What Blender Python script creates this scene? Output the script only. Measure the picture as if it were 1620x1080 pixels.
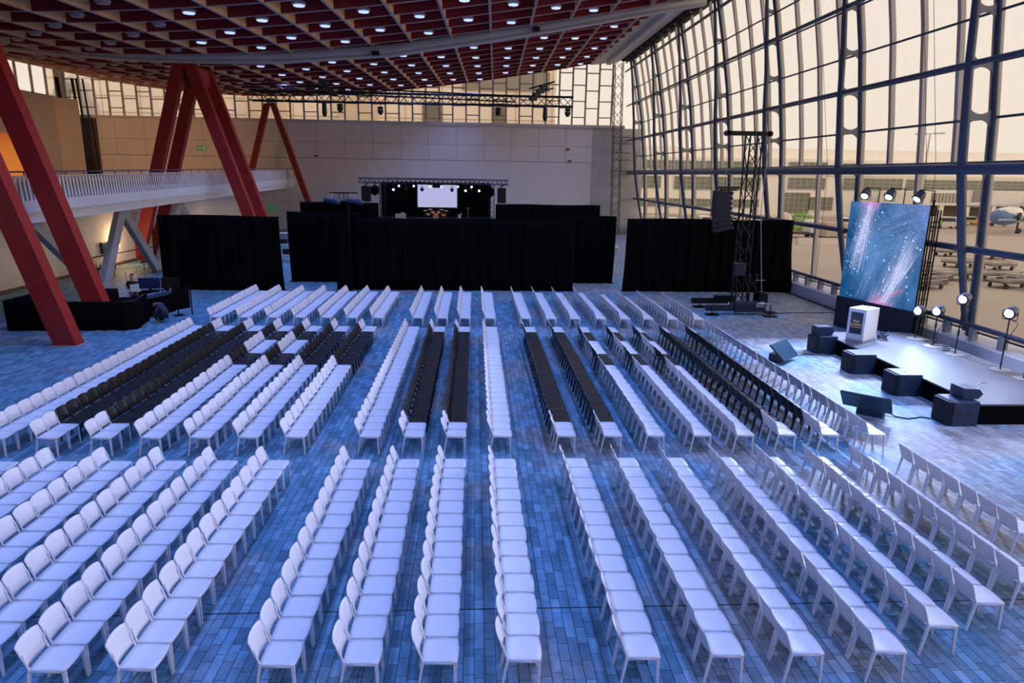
import bpy, math, random
import numpy as np
from mathutils import Vector, Matrix
random.seed(7)
SC = bpy.context.scene
COL = SC.collection
for o in list(bpy.data.objects): bpy.data.objects.remove(o, do_unlink=True)

# ------------------------------------------------------------------ camera
PITCH, YAW, ROLL, CAMZ = 0.238887, 0.055476, 0.016326, 6.570226
cy, sy = math.cos(YAW), math.sin(YAW)
fw = Vector((sy*math.cos(PITCH), cy*math.cos(PITCH), -math.sin(PITCH)))
rt0 = Vector((cy, -sy, 0)); up0 = rt0.cross(fw)
rt = math.cos(ROLL)*rt0 + math.sin(ROLL)*up0
upv = -math.sin(ROLL)*rt0 + math.cos(ROLL)*up0
cam_d = bpy.data.cameras.new('camera'); cam = bpy.data.objects.new('camera', cam_d); COL.objects.link(cam)
m = Matrix.Identity(4)
for i in range(3):
    m[i][0] = rt[i]; m[i][1] = upv[i]; m[i][2] = -fw[i]
m[0][3], m[1][3], m[2][3] = 0, 0, CAMZ
cam.matrix_world = m
cam_d.sensor_width = 36; cam_d.lens = 24; cam_d.clip_start = .1; cam_d.clip_end = 2000
SC.camera = cam
def project(p):
    d = Vector(p) - Vector((0, 0, CAMZ)); z = d.dot(fw)
    return (810+1080*d.dot(rt)/z, 540-1080*d.dot(upv)/z, z)

# ------------------------------------------------------------------ colour management, sky, lamps
SC.view_settings.view_transform = 'Standard'
SC.view_settings.look = 'None'
SC.view_settings.gamma = 1
SC.view_settings.use_curve_mapping = False
SC.view_settings.exposure = 0.0
W = bpy.data.worlds.new('dusk_sky'); SC.world = W; W.use_nodes = True
nt = W.node_tree; nt.nodes.clear()
wo = nt.nodes.new('ShaderNodeOutputWorld'); bg = nt.nodes.new('ShaderNodeBackground')
tc = nt.nodes.new('ShaderNodeTexCoord'); sep = nt.nodes.new('ShaderNodeSeparateXYZ'); cr = nt.nodes.new('ShaderNodeValToRGB')
cr.color_ramp.elements[0].position = 0.0; cr.color_ramp.elements[0].color = (.92, .80, .67, 1)
cr.color_ramp.elements[1].position = .5; cr.color_ramp.elements[1].color = (.92, .82, .76, 1)
nt.links.new(tc.outputs['Generated'], sep.inputs[0]); nt.links.new(sep.outputs['Z'], cr.inputs[0])
nt.links.new(cr.outputs[0], bg.inputs[0]); nt.links.new(bg.outputs[0], wo.inputs[0])
bg.inputs[1].default_value = 1.04

def area(name, loc, size, power, color, target=None, spread=180, shape='DISK'):
    l = bpy.data.lights.new(name, 'AREA'); l.shape = shape; l.size = size; l.energy = power; l.color = color
    l.spread = math.radians(spread)
    o = bpy.data.objects.new(name, l); COL.objects.link(o); o.location = loc
    if target is not None:
        o.rotation_euler = (Vector(target)-Vector(loc)).to_track_quat('-Z', 'Y').to_euler()
    return o
def spot(name, loc, target, power, color, angle=50, blend=.3, radius=.1):
    l = bpy.data.lights.new(name, 'SPOT'); l.energy = power; l.color = color
    l.spot_size = math.radians(angle); l.spot_blend = blend; l.shadow_soft_size = radius
    o = bpy.data.objects.new(name, l); COL.objects.link(o); o.location = loc
    o.rotation_euler = (Vector(target)-Vector(loc)).to_track_quat('-Z', 'Y').to_euler()
    return o

# roof underside profile: height of the ribs' lower edge
_px = [-60, -51.5, -45, -38.5, -31.8, -22.5, -15, -8, .5, 7.6, 13.4, 20]
_pz = [20.6, 18.4, 16.75, 15.65, 15.0, 14.72, 15.05, 15.68, 16.75, 17.9, 19.05, 20.4]
_poly = np.polyfit(_px, _pz, 5)
def roof_z(x, y=82.0):
    return float(np.polyval(_poly, x)) - .018*(82-y)

BLUE = (.22, .37, 1.0)
LAMP_POWER = 185
STAGE_POWER = 7500
# added soft sun lamp standing in for bright low sky, warms window-facing sides
sun = bpy.data.lights.new('sky_fill_sun', 'SUN'); sun.energy = 2.0; sun.color = (1.0, .76, .60); sun.angle = math.radians(60)
so = bpy.data.objects.new('sky_fill_sun', sun); COL.objects.link(so); so.rotation_euler = Vector((-1, .24, -.02)).to_track_quat('-Z', 'Y').to_euler()
# daylight enters by the window wall as sky light (the world) and the added sun; the ceiling downlights are blue
# ------------------------------------------------------------------ materials
MATS = {}
def mat(name, color, rough=.6, metal=0, spec=.5, emit=None, estr=1.0):
    if name in MATS: return MATS[name]
    m = bpy.data.materials.new(name); m.use_nodes = True
    b = m.node_tree.nodes['Principled BSDF']
    b.inputs['Base Color'].default_value = (*color, 1); b.inputs['Roughness'].default_value = rough
    b.inputs['Metallic'].default_value = metal; b.inputs['Specular IOR Level'].default_value = spec
    if emit: b.inputs['Emission Color'].default_value = (*emit, 1); b.inputs['Emission Strength'].default_value = estr
    MATS[name] = m; return m
def noisy(name, c1, c2, scale=6, rough=.7, detail=4, stretch=(1, 1, 1), spec=.4, bump=0):
    if name in MATS: return MATS[name]
    m = mat(name, c1, rough, spec=spec); n = m.node_tree; b = n.nodes['Principled BSDF']
    t = n.nodes.new('ShaderNodeTexCoord'); mp = n.nodes.new('ShaderNodeMapping'); mp.inputs['Scale'].default_value = stretch
    nz = n.nodes.new('ShaderNodeTexNoise'); nz.inputs['Scale'].default_value = scale; nz.inputs['Detail'].default_value = detail
    mx = n.nodes.new('ShaderNodeMix'); mx.data_type = 'RGBA'
    mx.inputs['A'].default_value = (*c1, 1); mx.inputs['B'].default_value = (*c2, 1)
    n.links.new(t.outputs['Object'], mp.inputs[0]); n.links.new(mp.outputs[0], nz.inputs['Vector'])
    n.links.new(nz.outputs['Fac'], mx.inputs['Factor']); n.links.new(mx.outputs['Result'], b.inputs['Base Color'])
    if bump:
        bp = n.nodes.new('ShaderNodeBump'); bp.inputs['Strength'].default_value = bump
        n.links.new(nz.outputs['Fac'], bp.inputs['Height']); n.links.new(bp.outputs[0], b.inputs['Normal'])
    return m
def glass_mat():
    m = bpy.data.materials.new('clear_glass'); m.use_nodes = True; n = m.node_tree; n.nodes.clear()
    o = n.nodes.new('ShaderNodeOutputMaterial'); mx = n.nodes.new('ShaderNodeMixShader')
    t = n.nodes.new('ShaderNodeBsdfTransparent'); t.inputs[0].default_value = (.97, .96, .94, 1)
    g = n.nodes.new('ShaderNodeBsdfGlossy'); g.inputs['Roughness'].default_value = .02
    mx.inputs[0].default_value = .035
    n.links.new(t.outputs[0], mx.inputs[1]); n.links.new(g.outputs[0], mx.inputs[2])
    n.links.new(mx.outputs[0], o.inputs[0]); return m
GLASS = glass_mat()

def floor_mat():
    m = mat('stone_pavers', (.3, .3, .3), .55, spec=.3); n = m.node_tree; b = n.nodes['Principled BSDF']; L = n.links.new
    g = n.nodes.new('ShaderNodeNewGeometry'); sp = n.nodes.new('ShaderNodeSeparateXYZ'); L(g.outputs['Position'], sp.inputs[0])
    def bricks(w, h, off, c1, c2, mortar, squash=1.0):
        cb = n.nodes.new('ShaderNodeCombineXYZ'); L(sp.outputs['Y'], cb.inputs[0]); L(sp.outputs['X'], cb.inputs[1])
        ad = n.nodes.new('ShaderNodeVectorMath'); ad.operation = 'ADD'; ad.inputs[1].default_value = (off, off*1.7, 0); L(cb.outputs[0], ad.inputs[0])
        k = n.nodes.new('ShaderNodeTexBrick'); k.inputs['Scale'].default_value = 1; k.inputs['Brick Width'].default_value = w; k.inputs['Row Height'].default_value = h
        k.inputs['Mortar Size'].default_value = mortar; k.inputs['Mortar Smooth'].default_value = .2; k.inputs['Bias'].default_value = 0
        k.offset = .37; k.offset_frequency = 2; k.squash = squash; k.squash_frequency = 3
        k.inputs['Color1'].default_value = (*c1, 1); k.inputs['Color2'].default_value = (*c2, 1); k.inputs['Mortar'].default_value = (.03, .035, .04, 1)
        L(ad.outputs[0], k.inputs['Vector']); return k
    k1 = bricks(.36, .150, 0, (.085, .20, .28), (.21, .41, .56), .0055, 1.6)
    k2 = bricks(.36, .150, 0, (.235, .23, .23), (.41, .40, .40), .0055, 1.6)
    # browner stone: random patches, plus an X bias that paints in window light
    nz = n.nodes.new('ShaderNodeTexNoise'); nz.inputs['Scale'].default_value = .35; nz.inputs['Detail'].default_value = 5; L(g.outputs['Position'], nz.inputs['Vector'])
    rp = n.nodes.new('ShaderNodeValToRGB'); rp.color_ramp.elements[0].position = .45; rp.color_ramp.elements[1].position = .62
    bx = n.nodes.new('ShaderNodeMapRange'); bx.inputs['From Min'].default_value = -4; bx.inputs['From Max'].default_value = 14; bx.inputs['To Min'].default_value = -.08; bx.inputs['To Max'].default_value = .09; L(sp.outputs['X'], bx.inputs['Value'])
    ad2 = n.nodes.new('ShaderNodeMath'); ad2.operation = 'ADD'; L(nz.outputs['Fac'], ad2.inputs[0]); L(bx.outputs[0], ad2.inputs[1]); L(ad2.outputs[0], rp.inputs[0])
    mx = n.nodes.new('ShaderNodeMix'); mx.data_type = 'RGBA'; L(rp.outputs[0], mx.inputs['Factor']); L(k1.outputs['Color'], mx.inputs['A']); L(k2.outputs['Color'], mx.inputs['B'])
    # veins inside each stone
    n2 = n.nodes.new('ShaderNodeTexNoise'); n2.inputs['Scale'].default_value = 5; n2.inputs['Detail'].default_value = 6; L(g.outputs['Position'], n2.inputs['Vector'])
    r2 = n.nodes.new('ShaderNodeMapRange'); r2.inputs['From Min'].default_value = .3; r2.inputs['From Max'].default_value = .7; r2.inputs['To Min'].default_value = .78; r2.inputs['To Max'].default_value = 1.15; L(n2.outputs['Fac'], r2.inputs['Value'])
    ml = n.nodes.new('ShaderNodeMix'); ml.data_type = 'RGBA'; ml.blend_type = 'MULTIPLY'; ml.inputs['Factor'].default_value = 1; L(mx.outputs['Result'], ml.inputs['A']); L(r2.outputs[0], ml.inputs['B'])
    # expansion joints across the hall
    fac = None
    for yj in (9.35, 27.75, 46.1, 64.5):
        s = n.nodes.new('ShaderNodeMath'); s.operation = 'SUBTRACT'; L(sp.outputs['Y'], s.inputs[0]); s.inputs[1].default_value = yj
        a = n.nodes.new('ShaderNodeMath'); a.operation = 'ABSOLUTE'; L(s.outputs[0], a.inputs[0])
        c = n.nodes.new('ShaderNodeMath'); c.operation = 'LESS_THAN'; L(a.outputs[0], c.inputs[0]); c.inputs[1].default_value = .014
        if fac is None: fac = c
        else:
            q = n.nodes.new('ShaderNodeMath'); q.operation = 'MAXIMUM'; L(fac.outputs[0], q.inputs[0]); L(c.outputs[0], q.inputs[1]); fac = q
    jx = n.nodes.new('ShaderNodeMix'); jx.data_type = 'RGBA'; L(fac.outputs[0], jx.inputs['Factor']); L(ml.outputs['Result'], jx.inputs['A']); jx.inputs['B'].default_value = (.015, .018, .02, 1)
    L(jx.outputs['Result'], b.inputs['Base Color'])
    bp = n.nodes.new('ShaderNodeBump'); bp.inputs['Strength'].default_value = .25; bp.inputs['Distance'].default_value = .01; L(k1.outputs['Fac'], bp.inputs['Height']); bp.invert = True
    L(bp.outputs[0], b.inputs['Normal'])
    return m
def panel_wall_mat():
    m = mat('wall_panels', (.6, .57, .53), .75, spec=.25); n = m.node_tree; b = n.nodes['Principled BSDF']; L = n.links.new
    g = n.nodes.new('ShaderNodeNewGeometry'); sp = n.nodes.new('ShaderNodeSeparateXYZ'); L(g.outputs['Position'], sp.inputs[0])
    def M(op, a, bb=None):
        x = n.nodes.new('ShaderNodeMath'); x.operation = op
        for i, v in enumerate((a, bb)):
            if v is None: continue
            if isinstance(v, (int, float)): x.inputs[i].default_value = v
            else: L(v, x.inputs[i])
        return x.outputs[0]
    X, Z = sp.outputs['X'], sp.outputs['Z']
    vj = M('LESS_THAN', M('ABSOLUTE', M('SUBTRACT', M('FRACT', M('DIVIDE', M('ADD', X, 60.9), 3.17)), .5)), .009)
    vj = M('MULTIPLY', vj, M('GREATER_THAN', Z, 8.15))
    h1 = M('LESS_THAN', M('ABSOLUTE', M('SUBTRACT', Z, 9.88)), .025)
    h2 = M('LESS_THAN', M('ABSOLUTE', M('SUBTRACT', Z, 8.12)), .05)
    h3 = M('LESS_THAN', M('ABSOLUTE', M('SUBTRACT', Z, 3.2)), .03)
    j = M('MAXIMUM', M('MAXIMUM', vj, h1), M('MAXIMUM', h2, h3))
    nz = n.nodes.new('ShaderNodeTexNoise'); nz.inputs['Scale'].default_value = .6; L(g.outputs['Position'], nz.inputs['Vector'])
    mx = n.nodes.new('ShaderNodeMix'); mx.data_type = 'RGBA'; mx.inputs['A'].default_value = (.70, .64, .59, 1); mx.inputs['B'].default_value = (.80, .74, .69, 1); L(nz.outputs['Fac'], mx.inputs['Factor'])
    # stone tiles beside the window wall
    cb = n.nodes.new('ShaderNodeCombineXYZ'); L(X, cb.inputs[0]); L(Z, cb.inputs[1])
    k = n.nodes.new('ShaderNodeTexBrick'); k.inputs['Scale'].default_value = 1; k.inputs['Brick Width'].default_value = 1.3; k.inputs['Row Height'].default_value = .75; k.inputs['Mortar Size'].default_value = .012
    k.inputs['Color1'].default_value = (.44, .43, .42, 1); k.inputs['Color2'].default_value = (.54, .52, .50, 1); k.inputs['Mortar'].default_value = (.36, .35, .34, 1); L(cb.outputs[0], k.inputs['Vector'])
    side = M('GREATER_THAN', X, 13.5)
    m2 = n.nodes.new('ShaderNodeMix'); m2.data_type = 'RGBA'; L(side, m2.inputs['Factor']); L(mx.outputs['Result'], m2.inputs['A']); L(k.outputs['Color'], m2.inputs['B'])
    jj = M('MULTIPLY', j, M('SUBTRACT', 1, side))
    m3 = n.nodes.new('ShaderNodeMix'); m3.data_type = 'RGBA'; L(jj, m3.inputs['Factor']); L(m2.outputs['Result'], m3.inputs['A']); m3.inputs['B'].default_value = (.40, .36, .33, 1)
    L(m3.outputs['Result'], b.inputs['Base Color']); return m

WHITE = mat('white_plastic', (.80, .79, .80), .38, spec=.4)
BLACKP = mat('black_plastic', (.013, .012, .013), .42, spec=.4)
BLACKC = noisy('black_cloth', (.0025, .0025, .003), (.005, .005, .006), 3, .95, spec=.05, stretch=(6, 6, .3))
BLACKM = mat('black_metal', (.007, .008, .012), .4, metal=.3)
STEELB = noisy('blue_grey_steel', (.045, .07, .125), (.065, .09, .15), 2, .42, spec=.5)
MULL = mat('beige_mullion', (.55, .50, .46), .5)
RED = noisy('red_steel_paint', (.26, .015, .014), (.33, .022, .018), 1.5, .5)
RIBX = noisy('dark_red_rib', (.20, .013, .020), (.27, .020, .028), .8, .7)
RIBY = noisy('orange_rib', (.95, .56, .24), (.98, .62, .28), .8, .65)
GREYST = noisy('grey_steel', (.28, .29, .31), (.33, .34, .36), 2, .5)
WALLW = noisy('white_render', (.60, .56, .52), (.66, .62, .58), 1, .8, spec=.2)
DUCT = noisy('pale_duct', (.42, .42, .43), (.5, .5, .5), 1, .45)
LENS = mat('lamp_lens', (.8, .85, 1), .3, emit=(.46, .62, 1.0), estr=1.15)
LENSOFF = mat('lamp_lens_off', (.35, .34, .36), .3)
RIBEDGE = mat('pale_rib_edge', (.50, .38, .36), .6)
STUDIO = mat('studio_lens', (.9, .95, 1), .3, emit=(.75, .9, 1.0), estr=9)
DARKGAP = mat('dark_gutter', (.03, .03, .035), .7)

# ------------------------------------------------------------------ mesh helpers
class MB:
    def __init__(s): s.v = []; s.f = []
    def add(s, vs, fs):
        n = len(s.v); s.v += [tuple(map(float, v)) for v in vs]; s.f += [tuple(i+n for i in f) for f in fs]; return s
    def box(s, x0, x1, y0, y1, z0, z1):
        return s.add([(x0,y0,z0),(x1,y0,z0),(x1,y1,z0),(x0,y1,z0),(x0,y0,z1),(x1,y0,z1),(x1,y1,z1),(x0,y1,z1)],
                     [(0,3,2,1),(4,5,6,7),(0,1,5,4),(1,2,6,5),(2,3,7,6),(3,0,4,7)])
    def cbox(s, c, d, rz=0.0):
        a, b, h = d[0]/2, d[1]/2, d[2]/2; co, si = math.cos(rz), math.sin(rz)
        P = [(-a,-b,-h),(a,-b,-h),(a,b,-h),(-a,b,-h),(-a,-b,h),(a,-b,h),(a,b,h),(-a,b,h)]
        return s.add([(c[0]+x*co-y*si, c[1]+x*si+y*co, c[2]+z) for x, y, z in P],
                     [(0,3,2,1),(4,5,6,7),(0,1,5,4),(1,2,6,5),(2,3,7,6),(3,0,4,7)])
    def bevbox(s, c, d, r=.02, rz=0.0):
        # box with chamfered vertical edges
        a, b, h = d[0]/2, d[1]/2, d[2]/2; co, si = math.cos(rz), math.sin(rz)
        R = [(-a+r,-b),(a-r,-b),(a,-b+r),(a,b-r),(a-r,b),(-a+r,b),(-a,b-r),(-a,-b+r)]
        V = []
        for z, k in ((-h, 1), (h-r, 1), (h, 0)):
            for x, y in R:
                if not k: x *= (a-r)/a; y *= (b-r)/b
                V.append((c[0]+x*co-y*si, c[1]+x*si+y*co, c[2]+z))
        F = [tuple(range(7, -1, -1)), tuple(range(16, 24))]
        for l in range(2):
            for i in range(8):
                j = (i+1) % 8; F.append((l*8+i, l*8+j, l*8+8+j, l*8+8+i))
        return s.add(V, F)
    def bar(s, p, q, w, h=None, up=(0, 0, 1), w2=None, h2=None):
        h = w if h is None else h; w2 = w if w2 is None else w2; h2 = h if h2 is None else h2
        p, q = Vector(p), Vector(q); d = (q-p).normalized(); u = Vector(up)
        if abs(d.dot(u)) > .99: u = Vector((0, 1, 0))
        a = d.cross(u).normalized(); b = a.cross(d).normalized()
        V = []
        for c, ww, hh in ((p, w, h), (q, w2, h2)):
            for i, j in ((-1,-1),(1,-1),(1,1),(-1,1)): V.append(c + a*ww/2*i + b*hh/2*j)
        return s.add(V, [(0,1,2,3),(7,6,5,4),(0,4,5,1),(1,5,6,2),(2,6,7,3),(3,7,4,0)])
    def tube(s, pts, r, n=8, cap=True):
        pts = [Vector(p) for p in pts]; rs = r if isinstance(r, (list, tuple)) else [r]*len(pts)
        V = []; F = []; prev = None
        for i, p in enumerate(pts):
            d = (pts[min(i+1, len(pts)-1)] - pts[max(i-1, 0)]).normalized()
            u = Vector((0, 0, 1)) if abs(d.z) < .95 else Vector((1, 0, 0))
            if prev is None: a = d.cross(u).normalized()
            else: a = (prev - d*prev.dot(d)).normalized()
            prev = a; b = d.cross(a)
            for k in range(n):
                t = 2*math.pi*k/n; V.append(p + (a*math.cos(t) + b*math.sin(t))*rs[i])
        for i in range(len(pts)-1):
            for k in range(n):
                j = (k+1) % n; F.append((i*n+k, i*n+j, (i+1)*n+j, (i+1)*n+k))
        if cap: F.append(tuple(range(n-1, -1, -1))); F.append(tuple((len(pts)-1)*n+k for k in range(n)))
        return s.add(V, F)
    def lathe(s, c, prof, n=16, axis=(0, 0, 1)):
        ax = Vector(axis).normalized(); u = Vector((1, 0, 0)) if abs(ax.x) < .9 else Vector((0, 1, 0))
        a = ax.cross(u).normalized(); b = ax.cross(a); c = Vector(c); V = []; F = []
        for r, h in prof:
            for k in range(n):
                t = 2*math.pi*k/n; V.append(c + ax*h + (a*math.cos(t)+b*math.sin(t))*max(r, 1e-4))
        for i in range(len(prof)-1):
            for k in range(n):
                j = (k+1) % n; F.append((i*n+k, i*n+j, (i+1)*n+j, (i+1)*n+k))
        F.append(tuple(range(n-1, -1, -1))); F.append(tuple((len(prof)-1)*n+k for k in range(n)))
        return s.add(V, F)
    def prism(s, poly, y0, y1, axis='Y'):
        # polygon extruded along an axis; poly in the two other axes
        n = len(poly)
        def P(a, b, t):
            return {'Y': (a, t, b), 'X': (t, a, b), 'Z': (a, b, t)}[axis]
        V = [P(a, b, y0) for a, b in poly] + [P(a, b, y1) for a, b in poly]
        F = [tuple(range(n)), tuple(range(2*n-1, n-1, -1))] + [(i, i+n, (i+1) % n+n, (i+1) % n) for i in range(n)]
        return s.add(V, F)
    def build(s, name, mt, parent=None, smooth=False, mods=None):
        me = bpy.data.meshes.new(name)
        off = parent.matrix_basis.translation if parent is not None else None
        if parent is not None and parent.parent is not None:
            off = off + parent.parent.matrix_basis.translation
        vs = s.v if off is None else [(x-off.x, y-off.y, z-off.z) for x, y, z in s.v]
        me.from_pydata(vs, [], s.f)
        import bmesh
        bm = bmesh.new(); bm.from_mesh(me); bmesh.ops.recalc_face_normals(bm, faces=bm.faces); bm.to_mesh(me); bm.free()
        if smooth: me.polygons.foreach_set('use_smooth', [True]*len(me.polygons)); me.update()
        me.materials.append(mt)
        o = bpy.data.objects.new(name, me); COL.objects.link(o)
        if parent is not None: o.parent = parent
        return o
def thing(name, label, cat, loc=(0, 0, 0), group=None):
    o = bpy.data.objects.new(name, None); COL.objects.link(o); o.location = loc; o.empty_display_size = .2
    o['label'] = label; o['category'] = cat
    if group: o['group'] = group
    return o
def tag(o, label, cat, group=None):
    o['label'] = label; o['category'] = cat
    if group: o['group'] = group
    return o
def struct(o, parent=None):
    o['kind'] = 'structure'; return o
def copy_tree(o, parent=None):
    c = o.copy(); COL.objects.link(c)
    if parent is not None: c.parent = parent
    for ch in [x for x in o.children]: copy_tree(ch, c)
    return c
def truss(mb, p, q, w, r=.025, bay=None, n=5, up=(0, 0, 1)):
    # square lattice truss with four chords and zigzag webs
    p, q = Vector(p), Vector(q); d = (q-p); Lh = d.length; d.normalize(); u = Vector(up)
    if abs(d.dot(u)) > .99: u = Vector((0, 1, 0))
    a = d.cross(u).normalized(); b = a.cross(d).normalized(); bay = bay or w
    C = [a*w/2*i + b*w/2*j for i, j in ((-1,-1),(1,-1),(1,1),(-1,1))]
    for c in C: mb.tube([p+c, q+c], r, n)
    k = max(2, int(round(Lh/bay)))
    for f in range(4):
        c0, c1 = C[f], C[(f+1) % 4]
        for i in range(k):
            s0, s1 = (c0, c1) if i % 2 == 0 else (c1, c0)
            mb.tube([p+d*(Lh*i/k)+s0, p+d*(Lh*(i+1)/k)+s1], r*.55, 4, cap=False)
    return mb
# ------------------------------------------------------------------ THE HALL
YB, YN = 82.0, -14.0          # back wall, near wall
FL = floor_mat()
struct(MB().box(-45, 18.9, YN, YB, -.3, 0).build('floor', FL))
PW = panel_wall_mat()
# back wall: solid up to 12.0, clerestory above
struct(MB().box(-46, 19.6, YB, YB+.4, 0, 12.0).build('wall_back', PW))
sill = MB().box(-45.5, 17.2, YB-.25, YB+.4, 12.0, 12.32); struct(sill.build('trim_1', mat('pale_sill', (.6, .57, .54), .6)))
win = thing('window_1', 'x', 'x', (0, YB, 12.3)); del win['label'], win['category']; win['kind'] = 'structure'
FRAME = mat('window_frame', (.40, .34, .30), .5)
xs = [-45.2 + 1.52*i for i in range(41)]
mb = MB()
for i, x in enumerate(xs):
    mb.box(x-.09, x+.09, YB-.02, YB+.2, 12.3, roof_z(x)+.9)
mb.build('mullion', FRAME, win)
mb = MB()
for i in range(len(xs)-1):
    z = 13.15 if i % 2 else 14.15
    while z < roof_z(xs[i])+.8:
        mb.box(xs[i]+.09, xs[i+1]-.09, YB, YB+.16, z-.055, z+.055)
        z += 1.9 if (i % 2 == 0) else 1.75
mb.build('transom', FRAME, win)
MB().add([(-45.2, YB+.1, 12.3), (15.8, YB+.1, 12.3), (15.8, YB+.1, 21), (-45.2, YB+.1, 21)], [(0, 1, 2, 3)]).build('pane', GLASS, win)
# side closing of the clerestory next to the corner mast
struct(MB().box(-46.2, -45.2, YB-.1, YB+.4, 12, 21).build('wall_back_pier', WALLW))
# near wall and left side, behind and beside the camera
struct(MB().box(-46, 19.6, YN-.4, YN, 0, 19).build('wall_near', WALLW))

# ceiling: roof slab, ribs both ways
RX0, RX1 = -56.0, 13.2
gx = [RX0 + (RX1-RX0)*i/46 for i in range(47)]
def roof_strip(y0, y1, dz, th):
    V = []; F = []
    for x in gx:
        for y in (y0, y1):
            z = roof_z(x, y)+dz; V += [(x, y, z), (x, y, z+th)]
    n = len(gx)
    for i in range(n-1):
        a = i*4; b = a+4
        F += [(a, b, b+2, a+2), (a+1, a+3, b+3, b+1), (a, a+1, b+1, b), (a+2, b+2, b+3, a+3)]
    F += [(0, 2, 3, 1), ((n-1)*4, (n-1)*4+1, (n-1)*4+3, (n-1)*4+2)]
    return V, F
ceil = struct(MB().add(*roof_strip(YN, YB+.3, 1.15, .3)).build('ceiling', mat('dark_red_soffit', (.13, .012, .014), .8)))
RY = [YB - .6 - 2.77*k for k in range(20)]
for y in RY:
    MB().add(*roof_strip(y-.06, y+.06, 0, 1.2)).build('cross_rib', RIBX, ceil)
    MB().add(*roof_strip(y-.07, y+.07, -.03, .03)).build('rib_edging', RIBEDGE, ceil)
RXS = [-.9 + 2.77*k for k in range(-19, 6)]
def rib_x(x82, y): return x82 - .028*(YB-y)
for x in RXS:
    V = []; F = []; ys = [YB - (YB-26)*i/8 for i in range(9)]
    for y in ys:
        xx = rib_x(x, y); z = roof_z(xx, y)-.02
        V += [(xx-.075, y, z), (xx+.075, y, z), (xx+.075, y, z+1.2), (xx-.075, y, z+1.2)]
    for i in range(8):
        for k in range(4):
            j = (k+1) % 4; F.append((i*4+k, i*4+j, i*4+4+j, i*4+4+k))
    F += [(3, 2, 1, 0), (32, 33, 34, 35)]
    if rib_x(x, 26) > RX0:
        MB().add(V, F).build('long_rib', RIBY, ceil)
        e = MB()
        for a, b in zip(ys[:-1], ys[1:]): e.bar((rib_x(x, a), a, roof_z(rib_x(x, a), a)-.035), (rib_x(x, b), b, roof_z(rib_x(x, b), b)-.035), .15, .03)
        e.build('rib_edging', RIBEDGE, ceil)
# cream edge beam under the roof at the clerestory
# pale soffit between the red ribs and the window wall, with a lighting fin
zs = 19.0
struct(MB().prism([(12.9, zs-.12), (13.3, zs-.12), (16.2, zs+.25), (16.2, zs+.55), (12.9, zs+.6)], YN, YB+.2).build('ceiling_soffit', DUCT))
struct(MB().prism([(14.5, zs-.35), (14.95, zs-.35), (15.1, zs+.3), (14.5, zs+.2)], 30, YB-1.5).build('ceiling_fin', mat('pale_fin', (.7, .66, .62), .6)))
g = MB().box(16.2, 18.0, YN, YB+.2, zs+.5, zs+.8)
for y in np.arange(30, YB, 2.2): g.box(16.2, 17.4, y, y+.12, zs+.1, zs+.5)
g.tube([(16.7, YN, zs+.35), (16.7, YB, zs+.35)], .12, 6); g.tube([(17.0, YN, zs+.15), (17.0, YB, zs+.15)], .08, 6)
struct(g.build('ceiling_gutter', DARKGAP))

# round ceiling lamps in a chequer of coffers
def make_ceiling_lamp(name, lens):
    t = thing(name, 'x', 'ceiling lamp')
    MB().lathe((0, 0, 0), [(.20, .0), (.33, .05), (.36, .12), (.30, .20), (.12, .24), (.10, .34)], 20).build('housing', DUCT, t, True)
    MB().lathe((0, 0, -.03), [(.27, 0), (.30, .04)], 20).build('lens', lens, t)
    MB().tube([(0, 0, .3), (0, 0, 1.0)], .02, 5).build('stem', BLACKM, t)
    return t
lampon = make_ceiling_lamp('ceiling_lamp', LENS); lampoff = make_ceiling_lamp('unlit_ceiling_lamp', LENSOFF)
used = {lampon: False, lampoff: False}
ORD = ['first','second','third','fourth','fifth','sixth','seventh','eighth','ninth','tenth','eleventh','twelfth','thirteenth','fourteenth','fifteenth','sixteenth','seventeenth','eighteenth','nineteenth','twentieth','twenty-first','twenty-second','twenty-third','twenty-fourth','twenty-fifth','twenty-sixth','twenty-seventh','twenty-eighth','twenty-ninth','thirtieth']
lit_lamps = []
YT = 52.0
for j, y in enumerate(RY[:-1]):
    yc = y - 1.385; cnt = {True: 0, False: 0}
    for i in range(len(RXS)-2, -1, -1):
        if (i + j) % 2 == 0: continue
        xc = (rib_x(RXS[i], yc)+rib_x(RXS[i+1], yc))/2
        z = roof_z(xc, yc)+.02
        if xc > 12.4: continue
        if abs(yc-YT) < .6: continue
        u, v, dd = project((xc, yc, z))
        lit = xc > -17.5 - (yc-52)*.03
        if lit: lit_lamps.append((xc, yc, z))
        if not (-25 < u < 1645 and v > -12 and dd > 0): continue
        if xc < -44: continue
        cnt[lit] += 1
        proto = lampon if lit else lampoff
        if used[proto]: o = copy_tree(proto)
        else: o = proto; used[proto] = True
        o.location = (xc, yc, z)
        beyond = yc > YT
        ys_b = [q-1.385 for q in RY[:-1] if (q-1.385 > YT) == beyond]
        r = sum(1 for q in ys_b if abs(q-YT) < abs(yc-YT))
        place = f"{ORD[r]} coffer row {'beyond' if beyond else 'before'} the ceiling duct"
        o['label'] = f"{'glowing' if lit else 'unlit grey'} round lamp, {ORD[cnt[lit]-1]} from window wall, {place}"
        o['group'] = 'glowing round ceiling lamps' if lit else 'unlit round ceiling lamps'
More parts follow.
